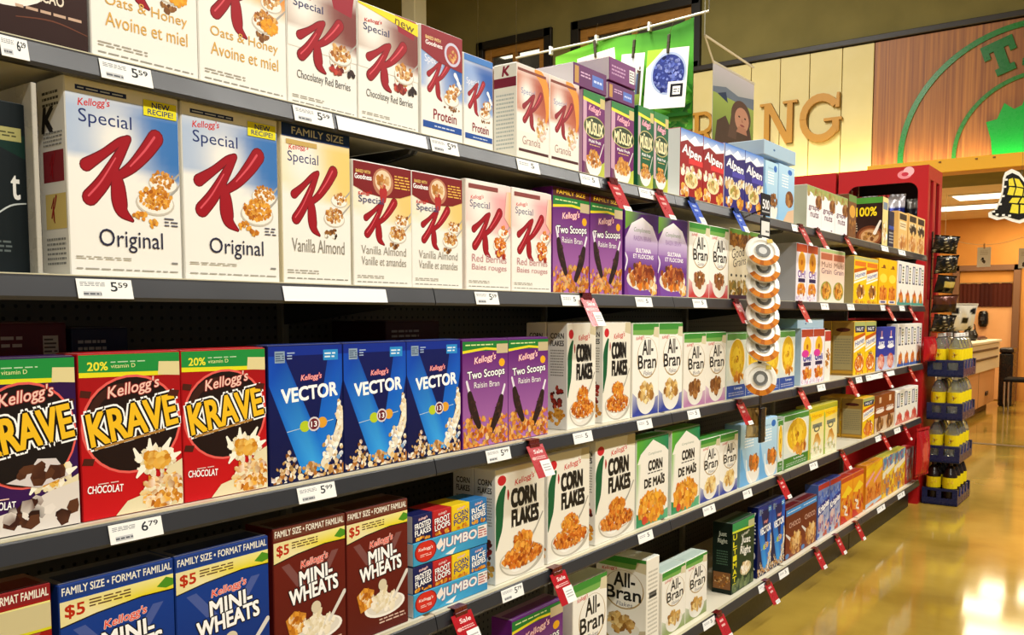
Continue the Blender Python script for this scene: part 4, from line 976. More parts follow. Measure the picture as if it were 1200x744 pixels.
# cartons lying flat on top of others
def lying(over, x_from, x_to, w, th, c, front, label, dz=0, top='e8e0e4', side=None):
    out, W, H, D, X, Y, me, fl = CARTONS[over]
    z = out[0].location.z + H + .003 + dz
    y0, y1 = x_from, x_to
    mb = MB(); mb.box(-.21, 0, -(y1 - y0) / 2, (y1 - y0) / 2, 0, th, c, .0016, ym=top, zp=c)
    front(Art(mb, y1 - y0 - .003, th - .003, lambda x, y, q: (q, -(y1 - y0) / 2 + .0015 + x, .0015 + y)))
    o = mb.build('cereal_box', M_CARD, None, (X - .004, (y0 + y1) / 2, z)); setlabel(o, label, 'box', 'cartons laid flat on the top row')
    f = bpy.data.objects.new('top_flap', flap_mesh(th, .05, c)); col.objects.link(f); f.parent = o
    f.rotation_euler = (0, R(0), 0); f.location = (-.08, 0, th)
    return o
def f_lie_purple(a): a.Rr(0, 0, 1, 1, '5c1458'); a.Rr(.02, .1, .14, .9, 'b88838'); a.BAR(.2, .45, .5, .75, 'd0a8c8', 2); a.Rr(.55, .2, .9, .75, '4c6cc0'); a.BAR(.6, .35, .85, .6, 'c8d4f0', 1)
def f_lie_purple2(a): a.Rr(0, 0, 1, 1, '6a1a64'); a.BAR(.08, .25, .6, .75, 'b888b0', 3); a.Rr(.76, .2, .96, .8, 'e8e4e0'); a.BAR(.78, .25, .94, .75, '4a3a48', 4)
k1 = CARTONS[('A', 'purple muesli box')]; k2 = CARTONS[('A', 'second purple muesli box')]
lying(('A', 'purple muesli box'), k1[5][0] - .045, k1[5][1] + .012, 0, .062, '5c1458', f_lie_purple, 'purple carton lying flat on the purple muesli box beside the granola')
lying(('A', 'second purple muesli box'), k2[5][0] - .012, k2[5][1] + .006, 0, .05, '5c1458', f_lie_purple, 'lower purple carton lying flat on the muesli beside the green boxes')
lying(('A', 'second purple muesli box'), k2[5][0] - .008, k2[5][1] + .010, 0, .068, '6a1a64', f_lie_purple2, 'upper purple carton with barcode, topmost of the flat-laid muesli', .0555)
k3 = CARTONS[('A', 'pale blue cereal box')]; k4 = CARTONS[('A', 'pale blue almond box')]
lying(('A', 'pale blue almond box'), k3[5][0] - .01, k4[5][1] + .02, 0, .06, 'bccedb', f_lid_blue, 'pale blue carton lying flat across the two pale blue boxes', 0.012, top='b0c6d4')
k5 = CARTONS[('C', 'pink ring box')]
lying(('C', 'pink ring box'), k5[5][0] - .05, k5[5][2] - .01, 0, .045, '9cc0dc', f_lid_blue, 'pale blue carton lying flat on the pink ring boxes', 0, top='8cb4d4')
# dim cartons lying at the back of the third shelf
zc = ROWS['C'][0]
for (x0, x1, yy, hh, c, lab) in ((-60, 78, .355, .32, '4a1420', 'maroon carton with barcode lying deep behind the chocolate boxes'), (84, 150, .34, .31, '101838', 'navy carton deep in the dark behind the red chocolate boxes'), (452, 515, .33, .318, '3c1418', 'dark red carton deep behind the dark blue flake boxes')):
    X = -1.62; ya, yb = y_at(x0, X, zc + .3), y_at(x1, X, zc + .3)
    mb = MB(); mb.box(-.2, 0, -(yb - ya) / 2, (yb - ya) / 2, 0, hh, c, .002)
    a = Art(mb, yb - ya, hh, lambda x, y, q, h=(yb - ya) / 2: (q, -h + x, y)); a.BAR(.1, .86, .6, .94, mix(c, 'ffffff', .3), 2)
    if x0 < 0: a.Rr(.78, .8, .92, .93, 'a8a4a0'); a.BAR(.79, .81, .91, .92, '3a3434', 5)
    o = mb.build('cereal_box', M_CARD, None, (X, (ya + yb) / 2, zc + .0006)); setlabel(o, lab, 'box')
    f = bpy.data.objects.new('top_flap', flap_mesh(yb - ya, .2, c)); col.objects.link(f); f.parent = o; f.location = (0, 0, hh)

# ---- variety packs: two wrapped trays of small boxes, one on the other
zd = ROWS['D'][0]; XD = XL - SETB['D']
ya, yb = y_at(485, XD, zd), y_at(571.5, XD, zd)
FW = yb - ya
FH = (on_x(475, 609, XD).z - zd) / 2
def mini_front(name, c, c2):
    def f(a):
        a.Rr(0, 0, 1, 1, c2, c); kellogg(a, .3, .78, .75, .9, 'f4e0e0', 'b02030')
        for i, t in enumerate(name): a.T(t, .1, .5 - i * .26, .92, .72 - i * .26, 'ffffff' if c != 'f0d020' else '20307c', .03, 0, 6, '20203c' if c != 'f0d020' else None, .04)
        a.FL(.5, .08, .4, .07, 14, GOLD, .08)
    return f
MINIS = [(['FROSTED', 'FLAKES'], '141c58', '0c1444'), (['FROOT', 'LOOPS'], 'c02428', '8a181c'), (['CORN', 'POPS'], 'f0d020', 'e0b818'), (['RICE', 'KRISPIES'], '2c78b8', '1c5c9c')]
for lv in range(2):
    e = empty('variety_pack', (XD, (ya + yb) / 2, zd + .001 + lv * (FH + .0015)), ['variety pack of small cereal boxes standing on the fourth shelf', 'variety pack of small cereal boxes stacked on its twin'][lv], 'multipack', 'variety packs stacked on the fourth shelf')
    ALL_LABELS[e['label']] = 1
    th = FH * .46
    t = MB(); t.box(-.085, 0, -FW / 2, FW / 2, 0, th, '3a9cc8', .0015, ym='d8dcdc')
    a = Art(t, FW - .003, th - .003, lambda x, y, q: (q, -FW / 2 + .0015 + x, .0015 + y))
    a.P([(.28, 0), (1, .0), (1, .5), (.4, .2)], ['48b0dc', '2c88bc', '2c88bc', '48b0dc'])
    a.T('JUMBO', .36, .3, .84, .85, 'f0f4f4', .03, .1, 0, 'b03048', .03)
    a.P([(.4, .1), (.55, .3), (.5, 0)], 'f4f4f0'); a.P([(.28, .6), (.35, .95), (.38, .6), (.32, .4)], 'f4e8e0')
    a.Rr(.86, .35, .995, .95, 'e8dcd8'); a.BAR(.87, .4, .99, .9, 'b05050', 4); a.Rr(.87, .8, .98, .92, 'f4f0ec')
    a.E(.15, .55, .14, .5, '8a1814', 24); a.E(.15, .55, .125, .46, 'd02c20', 24); a.T("Kellogg's", .06, .56, .24, .74, 'f8e8e4', .02, .2); a.BAR(.08, .3, .22, .45, 'f0c8c0', 2)
    t.build('tray', M_CARD, e)
    mw = FW / 4
    for i, (nm, c, c2) in enumerate(MINIS):
        m = MB(); m.box(-.082, -.002, -mw / 2 + .0006, mw / 2 - .0006, 0, FH - th - .001, c, .001, ym='c8ccd4' if i == 0 else c, zp=mix(c, '000000', .15))
        mini_front(nm, c, c2)(Art(m, mw - .003, FH - th - .003, lambda x, y, q: (-.002 + q, -mw / 2 + .0015 + x, .0015 + y)))
        o = m.build('small_cereal_box', M_CARD, e, (0, -FW / 2 + (i + .5) * mw, th + .0004))
        o['label'] = ['navy frosted flakes box', 'red hoops box', 'yellow corn puffs box', 'blue rice cereal box'][i]

# ================================================================ price tags and sale flags on the shelf edges
def near_run(row, px):
    rr = [r for r in RUNS if r[0] == row]
    for r in rr:
        if r[1] <= px <= r[2]: return r[3]
    return min(rr, key=lambda r: min(abs(r[1] - px), abs(r[2] - px)))[3]
_use = {}
def uniq(base):
    n = _use.get(base, 0); _use[base] = n + 1
    return base if n == 0 else base + ', ' + ['second', 'third', 'fourth', 'fifth'][n - 1] + ' one there'
TAGS = {'A': [(0, 33, '6', '29'), (117, 178, '5', '59'), (344, 390, '5', '59'), (505, 537, '5', '99'), (606, 632, '', ''), (680, 702, '', ''), (749, 769, '', ''), (928, 938, '', ''), (1033, 1041, '', ''), (1053, 1061, '', '')],
        'B': [(90, 155, '5', '59'), (557, 584, '5', '59'), (658, 680, '', ''), (745, 764, '', ''), (812, 828, '', ''), (962, 971, '', ''), (993, 1001, '', ''), (1032, 1039, '', ''), (1054, 1060, '', '')],
        'C': [(128, 190, '6', '79'), (349, 393, '5', '99'), (570, 598, '5', '99'), (672, 694, '', ''), (747, 764, '', ''), (806, 820, '', ''), (958, 967, '', ''), (1003, 1010, '', ''), (1015, 1022, '', ''), (1029, 1035, '', '')],
        'D': [(588, 613, '5', '79'), (748, 765, '', ''), (824, 838, '', ''), (871, 881, '', ''), (949, 958, '', ''), (1026, 1034, '', ''), (1048, 1055, '', '')],
        'E': [(824, 838, '', ''), (889, 899, '', ''), (913, 924, '', ''), (1028, 1037, '', ''), (1052, 1060, '', '')]}
for row, lst in TAGS.items():
    z, rname = ROWS[row]
    for x0, x1, big, sup in lst:
        X = XL + .0085
        ya, yb = y_at(x0, X, z - .018), y_at(x1, X, z - .018); w2 = (yb - ya) / 2; h = .0315
        m = MB(); m.box(0, .0006, -w2, w2, 0, h, 'f2f2ee', .0001)
        a = Art(m, 2 * w2, h, lambda x, y, q, w2=w2: (.0006 + q, -w2 + x, y))
        if big:
            a.T(big, .60, .38, .72, .86, '2a2e34', .02); a.T(sup, .74, .58, .92, .84, '2a2e34', .02)
            a.BAR(.06, .62, .5, .86, '8a8e94', 3); a.Rr(.1, .12, .42, .36, 'c0c2c4'); a.BAR(.1, .14, .42, .34, '5a5e64', 1)
        else:
            a.T('5', .62, .4, .76, .82, '4a4e54', .02); a.BAR(.1, .5, .5, .8, '9a9ea4', 2)
        o = m.build('price_tag', M_PAPER, None, (XL + .0122, (ya + yb) / 2, z - .0345))
        o.rotation_euler = (0, R(-13.5), 0)
        nm = near_run(row, (x0 + x1) / 2)
        pr = f' reading {big} dollars {sup}' if big else ''
        setlabel(o, uniq(f'white price tag{pr} under the {nm}, {rname} edge'), 'price tag', f'price tags along the {rname}')
# white strips in the rail; top and second shelf ones paint its glare
for row, x0, x1 in (('A', 395, 500), ('B', 332, 453), ('C', 1016, 1048)):
    z, rname = ROWS[row]; X = XL + .0085
    ya, yb = y_at(x0, X, z - .018), y_at(x1, X, z - .018)
    m = MB(); m.box(0, .0005, -(yb - ya) / 2, (yb - ya) / 2, 0, .029, 'eceef2', .0001)
    o = m.build('glare_label_strip', M_PAPER, None, (XL + .0120, (ya + yb) / 2, z - .0335)); o.rotation_euler = (0, R(-13.5), 0)
    setlabel(o, f'long blank white strip, painted glare and label, in the {rname} edge', 'label strip')

def flag(row, px, w, l, c, slip, label, grp, txt=None):
    z, rname = ROWS[row]
    X = XL + .014; y = y_at(px, X, z - .012)
    e = empty('sale_flag', (X, y, z - .012), label, 'shelf sign', grp)
    setlabel(e, label, 'shelf sign', grp)
    T_ = R(27)                                     # hangs outward and down
    def fl_(u, v, q):                              # u across (Y), v down the flag
        return (v * math.sin(T_) + q * math.cos(T_), -w / 2 + u, -v * math.cos(T_) + q * math.sin(T_))
    def plate(v0, v1, c_):
        m = MB(); q = [(0, v0), (w, v0), (w, v1), (0, v1)]
        m.prism(q, lambda p: fl_(p[0], p[1], .0), lambda p: fl_(p[0], p[1], .0008), c_); return m
    m = plate(0, l, c)
    a = Art(m, w, l, lambda x, y, q: fl_(x, l - y, .0008 + q))
    if txt: a.T(txt, .3, .74, .85, .86, 'f8e8e4', .02, .15); a.E(.18, .6, .12, .05, 'e8a8a0', 12, ); a.BAR(.3, .55, .9, .66, 'f0c8c4', 2)
    else: a.BAR(.3, .5, .7, .9, 'f0c0b8' if c != '1c4cb8' else 'c0d0f0', 2)
    m.build('flag_card', M_PLASTIC, e)
    s = MB(); v0, v1 = slip
    s.prism([(w * .42, l * v0), (w * 1.02, l * v0), (w * 1.02, l * v1), (w * .42, l * v1)], lambda p: fl_(p[0], p[1], .0011), lambda p: fl_(p[0], p[1], .0016), 'f0eeea')
    a = Art(s, w * .6, l * (v1 - v0), lambda x, y, q: fl_(w * .42 + x, l * v1 - y, .0016 + q)); a.BAR(.15, .3, .85, .8, 'a0a0a0', 3)
    s.build('price_slip', M_PAPER, e)
    k = MB(); k.box(-.024, .001, -w * .3, w * .3, .0143, .0158, '5c1016' if c != '1c4cb8' else '14306c', .0003); k.box(-.0015, .001, -w * .3, w * .3, .004, .0143, '5c1016' if c != '1c4cb8' else '14306c'); k.box(-.006, .004, -w * .3, w * .3, -.006, .005, '5c1016' if c != '1c4cb8' else '14306c', .001); k.build('clip', M_PLASTIC, e)
RED = 'b01420'
FLAGS = {'A': [(719, 1), (773, 1), (811, 2), (863, 2), (939, 1), (959, 1), (992, 1)], 'B': [(688, 1), (863, 1), (938, 1), (1040, 1), (1066, 1)],
         'C': [(626, 1), (867, 1), (938, 1), (996, 1), (1037, 1), (1066, 1)], 'D': [(653, 1), (540, 3), (914, 1), (987, 1), (1035, 1), (1060, 1)],
         'E': [(843, 1), (900, 1), (957, 1), (981, 1), (1004, 1)]}
for row, lst in FLAGS.items():
    for px, kd in lst:
        nm = near_run(row, px); rn = ROWS[row][1]
        if kd == 2: flag(row, px, .074, .086, '1c4cb8', (.72, 1.02), uniq(f'blue flag hanging under the {nm}, {rn} edge'), 'blue shelf flags')
        else: flag(row, px, .076, .09, RED, (.5, 1.0) if px < 700 else (.86, 1.04), uniq(f'red sale flag hanging under the {nm}, {rn} edge'), 'red sale flags', 'Sale' if px < 700 else None)

# ================================================================ far wall: boards, letters, store sign
bd = empty('cream_sign_board', (-3.8, YW, 3.55), 'cream plank sign board with gold serif letters above the red rack', 'sign')
def wput(mb, name, m, root):
    o = mb.build(name, m, root); o.matrix_parent_inverse = Matrix.Translation(-root.location); return o
xs = [-4.87, -4.5, -4.13, -3.78, -3.44, -3.08, -2.74]
for a, b in zip(xs, xs[1:]):
    m = MB(); m.box(a + .004, b - .004, YW - .03, YW + .015, 2.93, 4.29, 'ece0a0', .003); wput(m, 'plank', M_CREAM, bd)
m = MB(); m.box(-4.87, -2.74, YW - .012, YW + .016, 2.93, 4.29, '6a5a2c'); wput(m, 'backing', M_WOOD_TRIM, bd)
GOLDL = 'c8902a'
def sign_letter(polys, x0, x1, z0, z1):
    m = MB()
    for k, p in enumerate(polys):
        m.prism(p, lambda q: (x0 + q[0] * (x1 - x0), YW - .075 - .0007 * (k % 9), z0 + q[1] * (z1 - z0)), lambda q: (x0 + q[0] * (x1 - x0), YW - .035, z0 + q[1] * (z1 - z0)), GOLDL, '8a6018')
    wput(m, 'sign_letter', M_WOOD_TRIM, bd)
def arcband(cx, cy, r0, r1, a0, a1, sx=1, n=18):
    out = []
    for i in range(n):
        t0, t1 = R(a0 + (a1 - a0) * i / n), R(a0 + (a1 - a0) * (i + 1) / n)
        out.append([(cx + sx * r0 * math.cos(t0), cy + r0 * math.sin(t0)), (cx + sx * r1 * math.cos(t0), cy + r1 * math.sin(t0)), (cx + sx * r1 * math.cos(t1), cy + r1 * math.sin(t1)), (cx + sx * r0 * math.cos(t1), cy + r0 * math.sin(t1))])
    return out
sign_letter([[(.12, .05), (.26, .05), (.26, .95), (.12, .95)], [(.0, 0), (.38, 0), (.38, .06), (0, .06)], [(0, .94), (.3, .94), (.3, 1), (0, 1)], [(.12, 1), (.3, 1), (.88, .0), (.7, .0)], [(.72, .0), (.88, .0), (.88, .95), (.74, .95)], [(.62, .94), (1, .94), (1, 1), (.62, 1)]], -4.0, -3.56, 3.31, 3.79)
sign_letter(arcband(.5, .5, .34, .5, 35, 325) + [[(.58, .42), (1, .42), (1, .48), (.58, .48)], [(.78, .1), (.94, .2), (.94, .44), (.78, .44)], [(.84, .68), (.94, .68), (.94, .98), (.88, .98)]], -3.53, -3.06, 3.28, 3.82)
sign_letter([[(.12, .05), (.3, .05), (.3, .95), (.12, .95)], [(0, 0), (.42, 0), (.42, .06), (0, .06)], [(0, .94), (.5, .94), (.5, 1), (0, 1)], [(.5, .5), (.7, .45), (1, 0), (.8, 0)], [(.3, .46), (.55, .46), (.55, .54), (.3, .54)], [(.3, .92), (.55, .92), (.55, 1), (.3, 1)]] + arcband(.55, .73, .17, .27, -90, 90, 1.2), -4.86, -4.55, 3.31, 3.80)
sign_letter([[(.35, .05), (.65, .05), (.65, .95), (.35, .95)], [(.1, 0), (.9, 0), (.9, .06), (.1, .06)], [(.1, .94), (.9, .94), (.9, 1), (.1, 1)]], -4.36, -4.2, 3.31, 3.79)
sg = empty('store_sign', (-1.2, YW, 3.6), 'big striped wood panel with green ring emblem and maple leaf', 'sign')
m = MB(); m.box(-2.735, .9, YW - .03, YW + .015, 2.93, 4.29, 'b0703a', .003); wput(m, 'wood_panel', M_PANEL, sg)
GR = '0c8a34'
def ring(cx, cz, r0, r1, name, c, a0=0, a1=180):
    m = MB()
    for q in arcband(cx, cz, r0, r1, a0, a1, 1, 60): m.prism(q, lambda p: (p[0], YW - .042, p[1]), lambda p: (p[0], YW - .032, p[1]), c)
    wput(m, name, M_PLASTIC, sg)
ring(-1.206, 3.0, 1.205, 1.262, 'outer_ring', '1c7a2c', -3, 183); ring(-1.143, 2.97, .75, .79, 'inner_ring', '2c7a2c', -2, 182)
leaf = [(-1.55, 2.94), (-1.57, 3.12), (-1.62, 3.30), (-1.52, 3.32), (-1.46, 3.47), (-1.37, 3.40), (-1.30, 3.43), (-1.25, 3.60), (-1.14, 3.72)]
leaf += [(-2.28 - x, z) for x, z in leaf[-2::-1]]
m = MB(); m.prism(leaf, lambda p: (p[0], YW - .05, p[1]), lambda p: (p[0], YW - .032, p[1]), '12a038', '0c7a2c'); wput(m, 'maple_leaf', M_PLASTIC, sg)
SLAB = {'T': [[(.0, .74), (1, .74), (1, 1), (0, 1)], [(0, .56), (.2, .56), (.2, .8), (0, .8)], [(.8, .56), (1, .56), (1, .8), (.8, .8)], [(.34, .1), (.66, .1), (.66, .8), (.34, .8)], [(.2, 0), (.8, 0), (.8, .2), (.2, .2)]],
        'H': [[(.08, .1), (.36, .1), (.36, .9), (.08, .9)], [(.64, .1), (.92, .1), (.92, .9), (.64, .9)], [(.3, .4), (.7, .4), (.7, .6), (.3, .6)]] + [[(a, b), (a + .44, b), (a + .44, b + .2), (a, b + .2)] for a in (0, .56) for b in (0, .8)]}
for ch, ang in (('T', 109), ('H', 89)):
    m = MB(); cx, cz = -1.18 + 1.0 * math.cos(R(ang)), 2.99 + 1.0 * math.sin(R(ang)); th = R(ang - 90)
    for k, q in enumerate(SLAB[ch]):
        def at_(p, y): 
            x_, z_ = (p[0] - .5) * .3, (p[1] - .5) * .34; return (cx + x_ * math.cos(th) - z_ * math.sin(th), y, cz + x_ * math.sin(th) + z_ * math.cos(th))
        m.prism(q, lambda p: at_(p, YW - .046 - .0006 * k), lambda p: at_(p, YW - .032), '14702c')
    wput(m, 'sign_letter', M_PLASTIC, sg)
lg = empty('sign_ledge', (-.6, YW, 2.87), 'yellow wooden ledge along the foot of the wood sign panel', 'ledge')
m = MB(); m.box(-2.72, 1.2, YW - .26, YW - .22, 2.80, 2.935, 'f0b010', .004); m.box(-2.72, 1.2, YW - .22, YW + .02, 2.80, 2.83, 'e0a010'); wput(m, 'ledge_board', M_WOOD_TRIM, lg)
for x in (-2.0, -1.66, -1.5, -1.2): 
    m = MB(); m.box(x - .012, x + .012, YW - .268, YW - .259, 2.90, 2.915, '7a4a10', .002); wput(m, 'fixing', M_WOOD_TRIM, lg)
m = MB(); m.box(-4.87, 1.1, YW - .2, YW - .12, 2.835, 2.86, 'f0eadc', .003)
cl = tag(m.build('cove_light', M_STEEL), 'long cove light hidden behind the yellow ledge under the sign boards', 'light')
ld = bpy.data.lights.new('cove_lamp', 'AREA'); ld.shape = 'RECTANGLE'; ld.size = 5.6; ld.size_y = .06; ld.energy = COVE_W; ld.color = (1, .84, .42)
lo = bpy.data.objects.new('cove_lamp', ld); col.objects.link(lo); lo.parent = cl; lo.location = (-1.9, YW - .16, 2.868); lo.rotation_euler = (R(180 - 12), 0, 0)
# a strip light in the office
m = MB(); m.box(-9.5, -8.3, 12.3, 12.85, 5.73, 5.79, 'ffffff', .01)
tag(m.build('ceiling_light', M_TUBE), 'bright strip light glowing inside the office window above', 'light')

# ================================================================ alcove lights and furniture
al = 0
for x, y, nm in ((-1.75, 13.0, 'nearer the counter front'), (-2.35, 14.2, 'above the counter end'), (-1.6, 15.2, 'close to the back wall'), (-3.6, 12.6, 'over the hidden corner'), (.4, 14.2, 'beside the chair')):
    e = empty('ceiling_light', (x, y, 2.86), f'white recessed ceiling light in the orange room {nm}', 'light', 'recessed lights in the orange room')
    m = MB(); m.box(-.62, .62, -.30, .30, -.015, 0, 'e8e0d0', .003); m.build('frame', M_STEEL, e)
    m = MB(); m.box(-.58, .58, -.26, .26, -.02, -.0155, 'ffffff', .001); m.build('diffuser', M_TUBE, e)
    ld = bpy.data.lights.new('panel_lamp', 'AREA'); ld.shape = 'RECTANGLE'; ld.size = 1.16; ld.size_y = .52; ld.energy = ALCOVE_W; ld.color = (1, .80, .50)
    lo = bpy.data.objects.new('panel_lamp', ld); col.objects.link(lo); lo.parent = e; lo.location = (0, 0, -.03)
ct = empty('counter', (-2.3, 13.2, 0), 'peach laminate counter with cream drawer front beyond the bottle crates', 'counter')
m = MB(); m.box(-2.65, -2.03, 11.6, 14.66, .10, .58, 'e0a468', .006); wput(m, 'cabinet_body', M_PEACH, ct)
m = MB(); m.box(-2.65, -1.99, 11.6, 14.74, .585, .95, 'efe2bc', .008); wput(m, 'drawer_front', M_WOOD_TRIM, ct)
m = MB(); m.box(-2.68, -1.97, 11.58, 14.78, .953, .99, 'f0e6c8', .006); wput(m, 'worktop', M_WOOD_TRIM, ct)
for z in (.74, .86):
    m = MB(); m.box(-1.989, -1.975, 12.2, 14.5, z, z + .028, '5a4630', .004); wput(m, 'drawer_rail', M_WOOD_TRIM, ct)
m = MB(); m.box(-2.6, -2.1, 11.7, 14.5, 0, .0985, '5c3a20', .003); wput(m, 'toe_kick', M_WOOD_TRIM, ct)
m = MB(); m.box(-2.029, -2.01, 13.85, 14.02, .23, .29, '2c1c14', .006); wput(m, 'latch', M_PLASTIC, ct)
m = MB(); m.box(-2.031, -2.027, 13.3, 13.31, .11, .57, '8a5c34'); wput(m, 'panel_joint', M_WOOD_TRIM, ct)
dr = MB()
for a, b, c, d in ((-2.86, -2.76, 0, 2.12), (-2.0, -1.90, 0, 2.12), (-2.86, -1.90, 2.03, 2.12)): dr.box(a, b, 15.90, 16.0, c, d, '7a5436', .006)
d1 = struct('door_1', dr, M_WOOD_TRIM)
m = MB(); m.box(-2.76, -2.0, 15.96, 15.99, 0.01, 1.5, 'dcb88a', .003); m.build('door_leaf', M_PEACH, d1)
m = MB(); m.box(-2.76, -2.0, 15.965, 15.99, 1.5, 2.03, 'c08428', .003); m.build('door_upper_panel', M_ORANGE, d1)
m = MB(); n = 24
for i in range(n):
    a = -2.75 + .74 * i / n; b = a + .74 / n; z0 = 1.47 + .0 * i
    m.prism([(a, 15.93 + .012 * (i % 2)), (b, 15.93 + .012 * ((i + 1) % 2)), (b, 15.94 + .012 * ((i + 1) % 2)), (a, 15.94 + .012 * (i % 2))], lambda p, i=i: (p[0], p[1], 1.47), lambda p, i=i: (p[0], p[1], 1.84 + .012 * math.sin(i * 1.3)), '3c140c' if 8 < i < 15 else '4a1c10')
o = m.build('curtain', M_WALLP); tag(o, 'dark brown cafe curtain across the brown-framed doorway', 'curtain')
m = MB(); m.box(-2.77, -1.99, 15.925, 15.932, 1.835, 1.85, '8a6a40'); r_ = m.build('curtain_rod', M_WOOD_TRIM, o)
sd = empty('soap_dispenser', (-2.40, 15.93, 1.28), 'black oval dispenser on the doorway below the brown curtain', 'dispenser')
m = MB(); m.lathe([(0, -.13), (.05, -.125), (.07, -.08), (.075, 0), (.07, .08), (.05, .12), (0, .125)], '0c0a0a', 16); m.build('housing', M_PLASTIC, sd, smooth=True)
m = MB(); m.box(-.03, .03, -.082, -.07, -.03, .03, '3a3434', .005); m.build('window', M_PLASTIC, sd)
def pot(x, y, z, s, label):
    e = empty('kettle', (x, y, z), label, 'kettle', 'black kettles on the counter')
    m = MB(); m.lathe([(0, 0), (.07 * s, 0), (.095 * s, .03 * s), (.1 * s, .08 * s), (.07 * s, .14 * s), (.03 * s, .16 * s), (0, .165 * s)], '14100f', 16); m.build('body', M_PLASTIC, e, smooth=True)
    m = MB(); m.tube([(-.06 * s, 0, .14 * s), (-.05 * s, 0, .22 * s), (.05 * s, 0, .22 * s), (.06 * s, 0, .14 * s)], .008, '1c1816', 8); m.build('handle', M_PLASTIC, e)
    m = MB(); m.tube([(.0, -.09 * s, .07 * s), (0, -.15 * s, .12 * s)], [.02 * s, .01 * s], '1c1816', 8); m.build('spout', M_PLASTIC, e)
pot(-2.2, 13.6, .991, 1.0, 'black kettle on the cream counter end beside its bigger twin'); pot(-2.32, 12.9, .991, 1.25, 'bigger black kettle on the counter behind the bottles')
m = MB(); m.box(-.12, .12, -.28, .28, 0, .03, '4a2614', .008); m.box(-.1, .1, -.26, .26, .03, .05, '6a3820', .006)
o = m.build('serving_tray', M_WOOD_TRIM, None, (-2.25, 14.3, .991)); tag(o, 'dark brown wooden tray lying at the far end of the counter', 'tray')
bn = empty('waste_bin', (-1.93, 15.15, 0), 'tall black bin standing beyond the end of the counter', 'bin')
m = MB(); m.box(-.09, .09, -.2, .2, 0, .78, '120d0c', .02); m.build('bin_body', M_PLASTIC, bn)
m = MB(); m.box(-.095, .095, -.205, .205, .783, .86, '1c1412', .02); m.build('lid', M_PLASTIC, bn)
chr_ = empty('chair', (-1.60, 14.1, 0), 'black-seated chair with chrome legs at the edge of the orange room', 'chair')
m = MB(); m.box(-.22, .22, -.22, .22, .43, .48, '14100f', .015); m.build('seat', M_WALLP, chr_)
m = MB(); m.box(.19, .23, -.2, .2, .58, .86, '14100f', .015); m.build('backrest', M_WALLP, chr_)
for sx in (-1, 1):
    for sy in (-1, 1):
        m = MB(); m.tube([(sx * .2, sy * .2, 0), (sx * .2, sy * .2, .43)] if sx < 0 else [(.22, sy * .2, 0), (.2, sy * .2, .43), (.21, sy * .2, .7)], .012, 'c8c8c8', 8); m.build('leg', M_CHROME, chr_)

# paper prints pegged to a string in the alcove
m = MB(); pts = [(-2.35 + .12 * i, 12.5, 2.2 + .012 * (i - 4) ** 2 * .6) for i in range(11)]; m.tube(pts, .003, 'd8c8a0', 5); m.tube([pts[0], (pts[0][0], 12.5, 2.86)], .003, 'd8c8a0', 5); m.tube([pts[-1], (pts[-1][0], 12.5, 2.86)], .003, 'd8c8a0', 5)
tag(m.build('string', M_PAPER), 'pale string looping across the orange room to hold paper prints', 'string')
for x, z, lab in ((-1.9, 1.93, 'small white paper print pegged on the string over the doorway'), (-1.45, 1.9, 'white spotted paper print pegged on the string near the frame edge')):
    e = empty('paper_print', (x, 12.49, z), lab, 'paper', 'paper prints on the string')
    m = MB(); m.box(-.075, .075, 0, .002, 0, .24, 'f2ead8'); a = Art(m, .15, .24, lambda X, Y, q: (-.075 + X, -q, Y)); a.FL(.4, .3, .2, .15, 4, ['2c2420', '6a5a48'], .12); a.BAR(.2, .6, .8, .85, 'c8b8a0', 4); m.build('sheet', M_PAPER, e)
    m = MB(); m.box(-.008, .008, -.008, .01, .22, .29, 'c89858', .002); m.build('peg', M_WOOD_TRIM, e)

# butterfly cut-out hanging in the opening
bf = empty('butterfly_sign', (-1.0, 9.0, 2.15), 'yellow and black butterfly cut-out with white rim hanging near the opening', 'hanging sign')
wing = [(-.02, .02), (-.05, .0), (-.10, -.02), (-.16, .0), (-.22, .03), (-.28, .02), (-.345, .05), (-.35, .09), (-.30, .11), (-.27, .18), (-.25, .28), (-.245, .38), (-.23, .43), (-.18, .455), (-.12, .42), (-.02, .28)]
def bfly(pts, y, c, th, name, k=1.0, cx=-.14, cz=.2, par=bf, m=None):
    own = m is None; m = m or MB()
    for s in (1, -1):
        q = [(cx + (x - cx) * k, cz + (z - cz) * k) for x, z in pts]
        m.prism([(p[0] * s, p[1]) for p in q], lambda p: (p[0], y, p[1]), lambda p: (p[0], y + th, p[1]), c)
    if own: m.build(name, M_PLASTIC, par)
    return m
bfly(wing, 0, 'f2efe2', .008, 'white_rim'); bfly(wing, -.004, '16140f', .0035, 'wing', .86)
for q in ([(-.04, .07), (-.04, .13), (-.10, .14), (-.10, .065)], [(-.115, .065), (-.115, .14), (-.165, .15), (-.18, .08)], [(-.04, .145), (-.04, .19), (-.09, .2), (-.11, .155)], [(-.125, .155), (-.105, .2), (-.165, .205), (-.19, .165)],
          [(-.035, .205), (-.035, .26), (-.075, .27), (-.08, .215)], [(-.09, .215), (-.085, .275), (-.135, .29), (-.15, .225)], [(-.16, .225), (-.145, .29), (-.19, .3), (-.205, .235)], [(-.08, .285), (-.12, .36), (-.155, .37), (-.135, .3)], [(-.15, .305), (-.168, .375), (-.2, .365), (-.195, .31)]):
    for sg_ in (1, -1):
        m = MB(); m.prism([(p[0] * sg_, p[1]) for p in q], lambda p: (p[0], -.007, p[1]), lambda p: (p[0], -.0045, p[1]), 'e8d838'); m.build('wing_marking', M_PLASTIC, bf)
